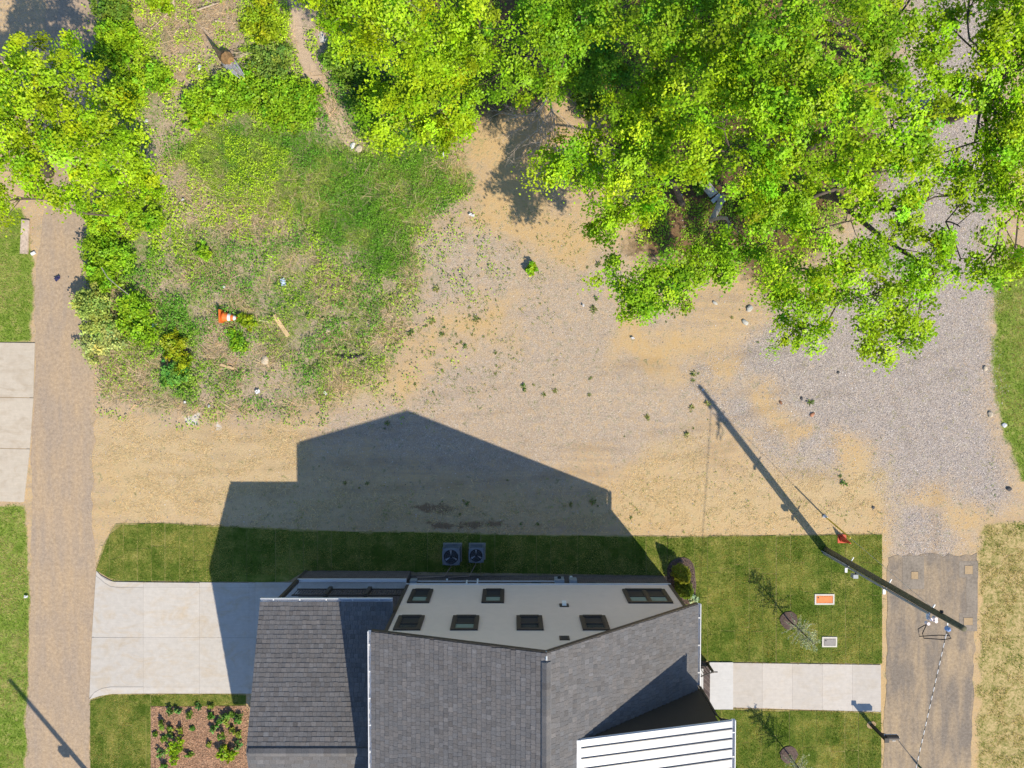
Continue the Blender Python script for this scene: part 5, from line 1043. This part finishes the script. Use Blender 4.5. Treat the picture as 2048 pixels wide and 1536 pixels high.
# garden bed
bedp = [(303, 1413), (492, 1411), (505, 1680), (301, 1680)]
put(MB().prism([P(*q) for q in bedp], -.02, .03).build('garden_bed', 'bed'), kind='structure')
px, py = scatter(16000, (303, 1412, 500, 1550)); x, y = P(px, py); n = len(x); V, Fc = leaf_cards(np.stack([x, y, rng.uniform(.032, .06, n)], 1), rng.normal(0, .3, (n, 3)) + [0, 0, 1], rng.uniform(.04, .09, n), .4, .05); put(np_mesh('bark_mulch', V, Fc, 'chips', tint((.40, .24, .15), n, .35, .06)), 'reddish brown bark mulch filling the garden bed', 'mulch', kind='stuff')
beds = [(343, 1421, 9, .4), (361, 1419, 8, .3), (386, 1425, 9, .35), (397, 1409, 6, .25), (422, 1409, 6, .25), (329, 1442, 10, .4), (344, 1452, 10, .3), (364, 1452, 9, .4), (311, 1465, 7, .2), (343, 1463, 9, .35), (330, 1475, 10, .3), (326, 1505, 10, .4), (385, 1456, 9, .2), (382, 1508, 8, .35), (427, 1430, 9, .4), (450, 1427, 10, .45), (466, 1425, 10, .45), (480, 1431, 9, .4), (440, 1441, 10, .35), (458, 1440, 11, .4), (428, 1457, 10, .4), (468, 1456, 12, .4), (478, 1440, 9, .4), (445, 1468, 11, .5), (478, 1488, 12, .5), (420, 1486, 7, .25), (335, 1528, 12, .4), (480, 1465, 9, .3)]
for i, (u, v_, r, h) in enumerate(beds):
    shrub('bed_plant', 'small dark green perennial in the mulched garden bed', u, v_, r * .9, h, random.choice(((.10, .24, .03), (.17, .28, .035), (.13, .26, .06), (.25, .33, .05))), .085, 20, 60, 'small perennials in the garden bed', 'plant', 2)
shrub('bed_plant', 'bright lime plant on the left of the garden bed', 362, 1488, 20, .6, (.25, .40, .014), .1, 22, 22, None, 'plant', 4); shrub('bed_plant', 'bright lime trailing plant at the lower left of the garden bed', 350, 1510, 13, .5, (.25, .40, .014), .1, 22, 22, None, 'plant', 3)
shrub('bed_plant', 'bright lime plant beside the wing roof in the garden bed', 455, 1492, 20, .6, (.25, .40, .014), .1, 22, 22, None, 'plant', 4); shrub('bed_plant', 'bright lime plant at the lower right of the garden bed', 462, 1508, 15, .5, (.28, .40, .014), .1, 22, 22, None, 'plant', 3)
# corner bed with two conifers and a pale plant
cb = [P(*q) for q in ((1334, 1137), (1338, 1127), (1345, 1120), (1355, 1116), (1367, 1114), (1378, 1118), (1385, 1126), (1389, 1138), (1390, 1152), (1392, 1168), (1390, 1190), (1391, 1208), (1334, 1208))]
put(MB().prism(cb, -.02, .06).build('corner_bed', 'mulch'), kind='structure')
px, py = scatter(5000, (1334, 1112, 1392, 1210)); k = sd_poly(px, py, [(1334, 1135), (1345, 1120), (1368, 1114), (1386, 1126), (1391, 1160), (1390, 1208), (1334, 1208)]) > 1; px, py = px[k], py[k]; x, y = P(px, py); n = len(x)
V, Fc = leaf_cards(np.stack([x, y, rng.uniform(.062, .09, n)], 1), rng.normal(0, .3, (n, 3)) + [0, 0, 1], rng.uniform(.04, .09, n), .4, .05); put(np_mesh('dark_mulch', V, Fc, 'chips', tint((.16, .115, .095), n, .4, .06)), 'dark bark mulch round the corner conifers', 'mulch', kind='stuff')
def conifer(px, py, h, r, label, col):
    c = P3(px, py); t = thing('conifer', label, 'shrub', c, 'conifers at the house corner'); MB().tube([c, (c[0], c[1], h * .8)], [.04, .015], 6).build('stem', 'bark', t)
    n = 5200; f = rng.random(n) ** .7; z = .06 + f * (h - .06); prof = np.interp(f, [0, .15, .45, .8, 1], [.7, 1, .85, .42, .02]) * r; a = rng.uniform(0, 6.28, n); rr = prof * rng.uniform(.72, 1.08, n) * (1 + .12 * np.sin(a * 7 + z * 9)); rad = np.stack([np.cos(a), np.sin(a), np.zeros(n)], 1)
    pt = np.stack([c[0] + rr * np.cos(a), c[1] + rr * np.sin(a), z], 1); V, Fc = leaf_cards(pt, rad * .8 + [0, 0, .5] + rng.normal(0, .45, (n, 3)), rng.uniform(.05, .10, n), .55, .2, spin=rad * .5 + [0, 0, 1] + rng.normal(0, .3, (n, 3)))
    np_mesh('foliage', V, Fc, 'leaf', tint(col, n, .25, .12), t)
conifer(1357, 1141, 1.75, .40, 'golden-edged conical conifer at the house corner, the upper one', (.20, .22, .018)); conifer(1363, 1172, 1.5, .40, 'green conical conifer at the house corner, the lower one', (.14, .20, .02))
shrub('variegated_plant', 'pale white-green plant under the roof corner', 1380, 1196, 13, .4, (.42, .55, .32), .12, 24, 30, None, 'plant', 3)

# ------------------------------------------------------------------ litter, stones, timber
def blob_stone(name, label, px, py, r, mat, cat='stone', group=None, flat=.55, k=None):
    x, y = P(px, py); bm = bmesh.new(); bmesh.ops.create_icosphere(bm, subdivisions=2, radius=1); s = random.randint(0, 999)
    el = random.uniform(.7, 1.3)
    for v in bm.verts:
        n_ = .72 + .5 * float(vnoise(np.array(v.co.x * 1.7 + s), np.array(v.co.y * 1.7 + v.co.z * 1.3), s)); v.co = Vector((v.co.x * n_ * r * el, v.co.y * n_ * r / el, v.co.z * n_ * r * flat))
    me = bpy.data.meshes.new(name); bm.to_mesh(me); bm.free(); me.materials.append(M[mat]); o = bpy.data.objects.new(name, me); COL.objects.link(o); o.location = (x, y, float(gz(np.array([x]), np.array([y]))[0]) + r * flat * .5); o.rotation_euler = (0, 0, random.uniform(0, 6)); return put(o, label, cat, group)
for a in (('pale_stone', 'large pale flat stone lying in the field weeds', 532, 720, .2, 'stone'), ('pale_stone', 'white rock at the end of the dirt trail, left', 706, 293, .14, 'litter'), ('pale_stone', 'tan rock at the end of the dirt trail, right', 719, 299, .18, 'stone'), ('pale_stone', 'pale slab stone beside the low branch tips', 1499, 617, .16, 'grey_card'), ('pale_stone', 'pale stone half under the tree edge left of the gravel', 1430, 606, .10, 'grey_card'), ('pale_stone', 'long pale stone on dirt below the pale slab', 1490, 645, .14, 'grey_card'), ('pale_stone', 'pinkish stone in the weeds by the black strip', 657, 660, .14, 'stone'),
          ('dark_stone', 'dark stone on the gravel below the tree', 1676, 745, .07, 'dstone'), ('dark_stone', 'dark stone on sandy gravel near the tan patch', 1603, 797, .08, 'dstone'), ('brick_scrap', 'reddish brick scrap on the gravel lot', 1624, 829, .11, 'rstone'), ('brown_stone', 'brown stone on the sandy gravel', 1561, 805, .08, 'rust'), ('dark_stone', 'dark lump on the straw near the asphalt', 1746, 1015, .08, 'dstone'), ('pale_stone', 'tan stone at the right rim of the gravel lot', 1980, 828, .14, 'stone'), ('pale_stone', 'white stone by the grass right of the gravel', 2008, 850, .12, 'litter'), ('pale_stone', 'flat tan stone at the top rim of the gravel under the trees', 1970, 737, .12, 'stone'), ('dark_stone', 'dark stone among weeds right of the gravel lot', 2017, 978, .12, 'dstone'), ('pale_stone', 'tan stone on the upper gravel seen through the crowns', 1818, 98, .16, 'stone')): blob_stone(*a)
def crumple(name, label, px, py, L, W_, mat, rot=0, h=.1, cat='litter'):
    x, y = P(px, py); m = MB(); nx, ny = 6, 4
    for i in range(nx):
        for j in range(ny):
            u = (i / (nx - 1) - .5) * L * (1 + random.uniform(-.12, .12)); v_ = (j / (ny - 1) - .5) * W_ * (1 + random.uniform(-.2, .2)); m.v.append((u * math.cos(rot) - v_ * math.sin(rot), u * math.sin(rot) + v_ * math.cos(rot), .03 + random.uniform(0, h)))
    for i in range(nx - 1):
        for j in range(ny - 1): a = i * ny + j; m.f.append([a, a + ny, a + ny + 1, a + 1]); m.c.append(None)
    o = m.build(name, mat, fix=False); o.scale = (.8, .8, .8); md = o.modifiers.new('thick', 'SOLIDIFY'); md.thickness = .012; o.location = (x, y, float(gz(np.array([x]), np.array([y]))[0]) + .06); return put(o, label, cat)
for a in (('plastic_bag', 'crumpled blue and white plastic bag in the field', 569, 565, .42, .26, 'blue_plastic', 1.8, .16), ('cardboard_box', 'dark blue flattened carton lying on the alley', 118, 557, .32, .2, 'navy', .7, .12), ('paper_scrap', 'white crumpled bag near the lower field edge', 517, 783, .26, .2, 'litter', .4, .12), ('paper_scrap', 'white scrap near the field edge by the alley', 372, 804, .14, .14, 'litter', .2, .08), ('paper_scrap', 'white scrap below the yellow-tinged bush', 420, 812, .16, .12, 'litter', 1.2, .08), ('white_bottle', 'white bottle lying on the bare soil right of the weeds', 944, 431, .34, .14, 'litter', -.4, .1), ('white_bottle', 'white bottle in the green rim of the bare soil', 888, 312, .40, .12, 'litter', 1.2, .1), ('paper_scrap', 'white bag beside the stump in the clearing', 403, 139, .28, .22, 'litter', .9, .14), ('paper_scrap', 'white scrap below the shrub beside the alley', 250, 688, .16, .14, 'litter', .1, .1), ('paper_scrap', 'small white scrap at the top of the stalky grass', 369, 401, .16, .1, 'litter', .8, .1), ('plastic_bag', 'teal plastic scrap caught in the wide shrub', 312, 650, .30, .2, 'teal', .5, .2), ('paper_scrap', 'greyish foil scrap near the lower weeds', 652, 786, .2, .12, 'litter', 2.2, .08), ('paper_scrap', 'white scraps on the dirt above the orange striped cone', 450, 575, .2, .14, 'litter', .3, .1), ('paper_scrap', 'yellowish scrap in the grass right of the long plank', 648, 638, .16, .12, 'plank', .3, .1), ('paper_scrap', 'white scrap on dirt below the low branch lobe', 1265, 676, .16, .12, 'litter', .3, .06), ('paper_scrap', 'white scrap left of the low branch lobe', 1166, 611, .1, .14, 'litter', .1, .06), ('paper_scrap', 'tiny white scrap near the pole shadow tip', 1405, 779, .12, .1, 'litter', .2, .06), ('paper_scrap', 'white scrap at the left side of the clearing', 295, 244, .22, .16, 'litter', .2, .1), ('paper_scrap', 'white scrap beneath the lower weeds by the black strip', 650, 784, .1, .1, 'litter', .2, .06), ('paper_scrap', 'white scrap in the alley grass at the left', 55, 1192, .14, .2, 'litter', 1.5, .08), ('paper_scrap', 'crumpled paper on the soil under the trees left of the grey board', 1360, 393, .2, .2, 'litter', 1.5, .1)): crumple(*a)
def board(name, label, a, b, w_, th, mat, z=.1, cat='plank', zb=None):
    x0, y0 = P(*a, z); x1, y1 = P(*b, z); d = Vector((x1 - x0, y1 - y0, (zb or z) - z)); L = d.length; d.normalize(); s = d.cross(Vector((0, 0, 1))).normalized() * w_ / 2; u = Vector((0, 0, th)); p0 = Vector((x0, y0, z)); p1 = Vector((x1, y1, zb or z))
    mid = (p0 + p1) / 2
    m = MB().hexa([q - mid for q in (p0 - s, p1 - s * .92, p1 + s, p0 + s, p0 - s + u, p1 - s * .92 + u, p1 + s + u, p0 + s + u)]); o = m.build(name, mat); o.location = mid; md = o.modifiers.new('edge', 'BEVEL'); md.width = .008; return put(o, label, cat)
board('wood_plank', 'long tan broken plank lying in the field grass', (548, 630), (577, 672), .2, .05, 'plank'); board('wood_plank', 'short pale plank near the large stone', (441, 729), (468, 737), .12, .04, 'plank'); board('wood_plank', 'white board end propped beside the grey board, upper', (1440, 390), (1424, 404), .2, .06, 'litter', .25); board('wood_plank', 'white board end lying under the trees, lower', (1448, 400), (1434, 413), .18, .06, 'litter', .2)
board('wood_plank', 'weathered grey-brown log board on the left lawn', (53, 440), (50, 508), .36, .1, 'deadwood', .02); board('small_carton', 'small white and brown carton beside the log board', (64, 509), (72, 505), .12, .1, 'litter', .02, 'carton'); board('rusty_frame', 'rusty brown sheet under the left tree at the alley edge', (62, 372), (84, 392), .5, .06, 'rust', .25, 'scrap'); board('grey_board', 'square grey board leaning under the trees', (1409, 368), (1426, 392), .45, .05, 'grey_card', .12, 'board', .3)
t0 = P3(671, 710, .06); t = thing('rubber_strip', 'black curved rubber strip lying in the lower field', 'rubber strip', t0); MB().tube([P3(*q, .06) for q in ((671, 709), (680, 712), (700, 714), (716, 712), (728, 709))], [.05, .075, .085, .075, .045], 8).build('strip', 'black', t)
# broken stump with long split trunk
b0 = P3(432, 100, .0); t = thing('broken_stump', 'grey split tree stump with a long dark splinter among the brambles', 'stump', b0)
q = [P3(470, 118, .55), P3(452, 128, .9)]
m = MB(); m.tube([P3(454, 120, .0), P3(462, 128, .4), P3(470, 137, .7)], [.30, .27, .12], 9)
for i in range(11):
    a = i * .571; ox, oy = 9 * math.cos(a), 7 * math.sin(a); f = random.uniform(.45, 1.0)
    m.tube([P3(454 + ox, 120 + oy, .0), P3(461 + ox, 128 + oy, .45 * f + .1), P3(461 + ox * .7 + 24 * f, 128 + oy * .7 + 26 * f, .5 + .8 * f)], [.13, .12, .015], 5)
o = m.build('stump_wood', 'grey_wood', t, smooth=False)
m = MB(); m.tube([P3(448, 112, .25), P3(455, 117, .62), P3(462, 122, .78)], [.28, .3, .16], 9); m.build('rotten_core', 'brown_rot', t)
m = MB(); m.tube([P3(446, 116, .1), P3(436, 104, .9), P3(424, 90, 2.0)], [.16, .11, .01], 5); m.build('splinter', 'bark', t)
m = MB()
for i in range(26):
    a = P3(random.uniform(452, 480), random.uniform(108, 126), .4); e = P3(random.uniform(455, 505), random.uniform(100, 140), random.uniform(.3, .9)); m.tube(curve(a, e, 3, .1, .2), [.012, .01, .008, .004], 3, False)
m.build('dead_shoots', 'deadwood', t)
# brush pile branches, each its own
for i, (a, b, r) in enumerate((((345, 0), (352, 40), .06), ((335, -10), (342, 20), .05), ((412, -20), (417, 28), .045), ((430, 42), (480, 46), .05), ((428, 45), (470, 36), .035), ((380, 10), (400, 40), .04), ((350, 66), (368, 44), .03), ((300, 60), (340, 20), .03), ((395, 20), (440, 5), .035), ((420, 70), (380, 20), .03))):
    t = thing('fallen_branch', 'bare fallen branch in the brush clearing at the top', 'branch', P3(*a), 'fallen branches of the brush clearing'); m = MB(); za = random.uniform(.08, .25); cv = curve(P3(*a, za), P3(*b, za * .6), 4, 0, .12); m.tube(cv, np.linspace(r, r * .4, 5), 6)
    for j in (1, 2, 3):
        s = np.array(cv[j]); e = s + np.array([random.uniform(-.5, .5), random.uniform(-.5, .5), .05]); m.tube(curve(s, e, 2, 0, .1), [r * .4, r * .25, .004], 4, False)
    m.build('branch_wood', 'deadwood', t)
t = thing('leaning_stalk', 'long thin bare stalk leaning over the alley-side thicket', 'branch', P3(203, 535)); MB().tube([P3(203, 535, 1.3), P3(215, 555, 1.45), P3(235, 572, 1.5), P3(258, 590, 1.3)], [.02, .022, .02, .01], 5).build('stalk', 'pale_bark', t)
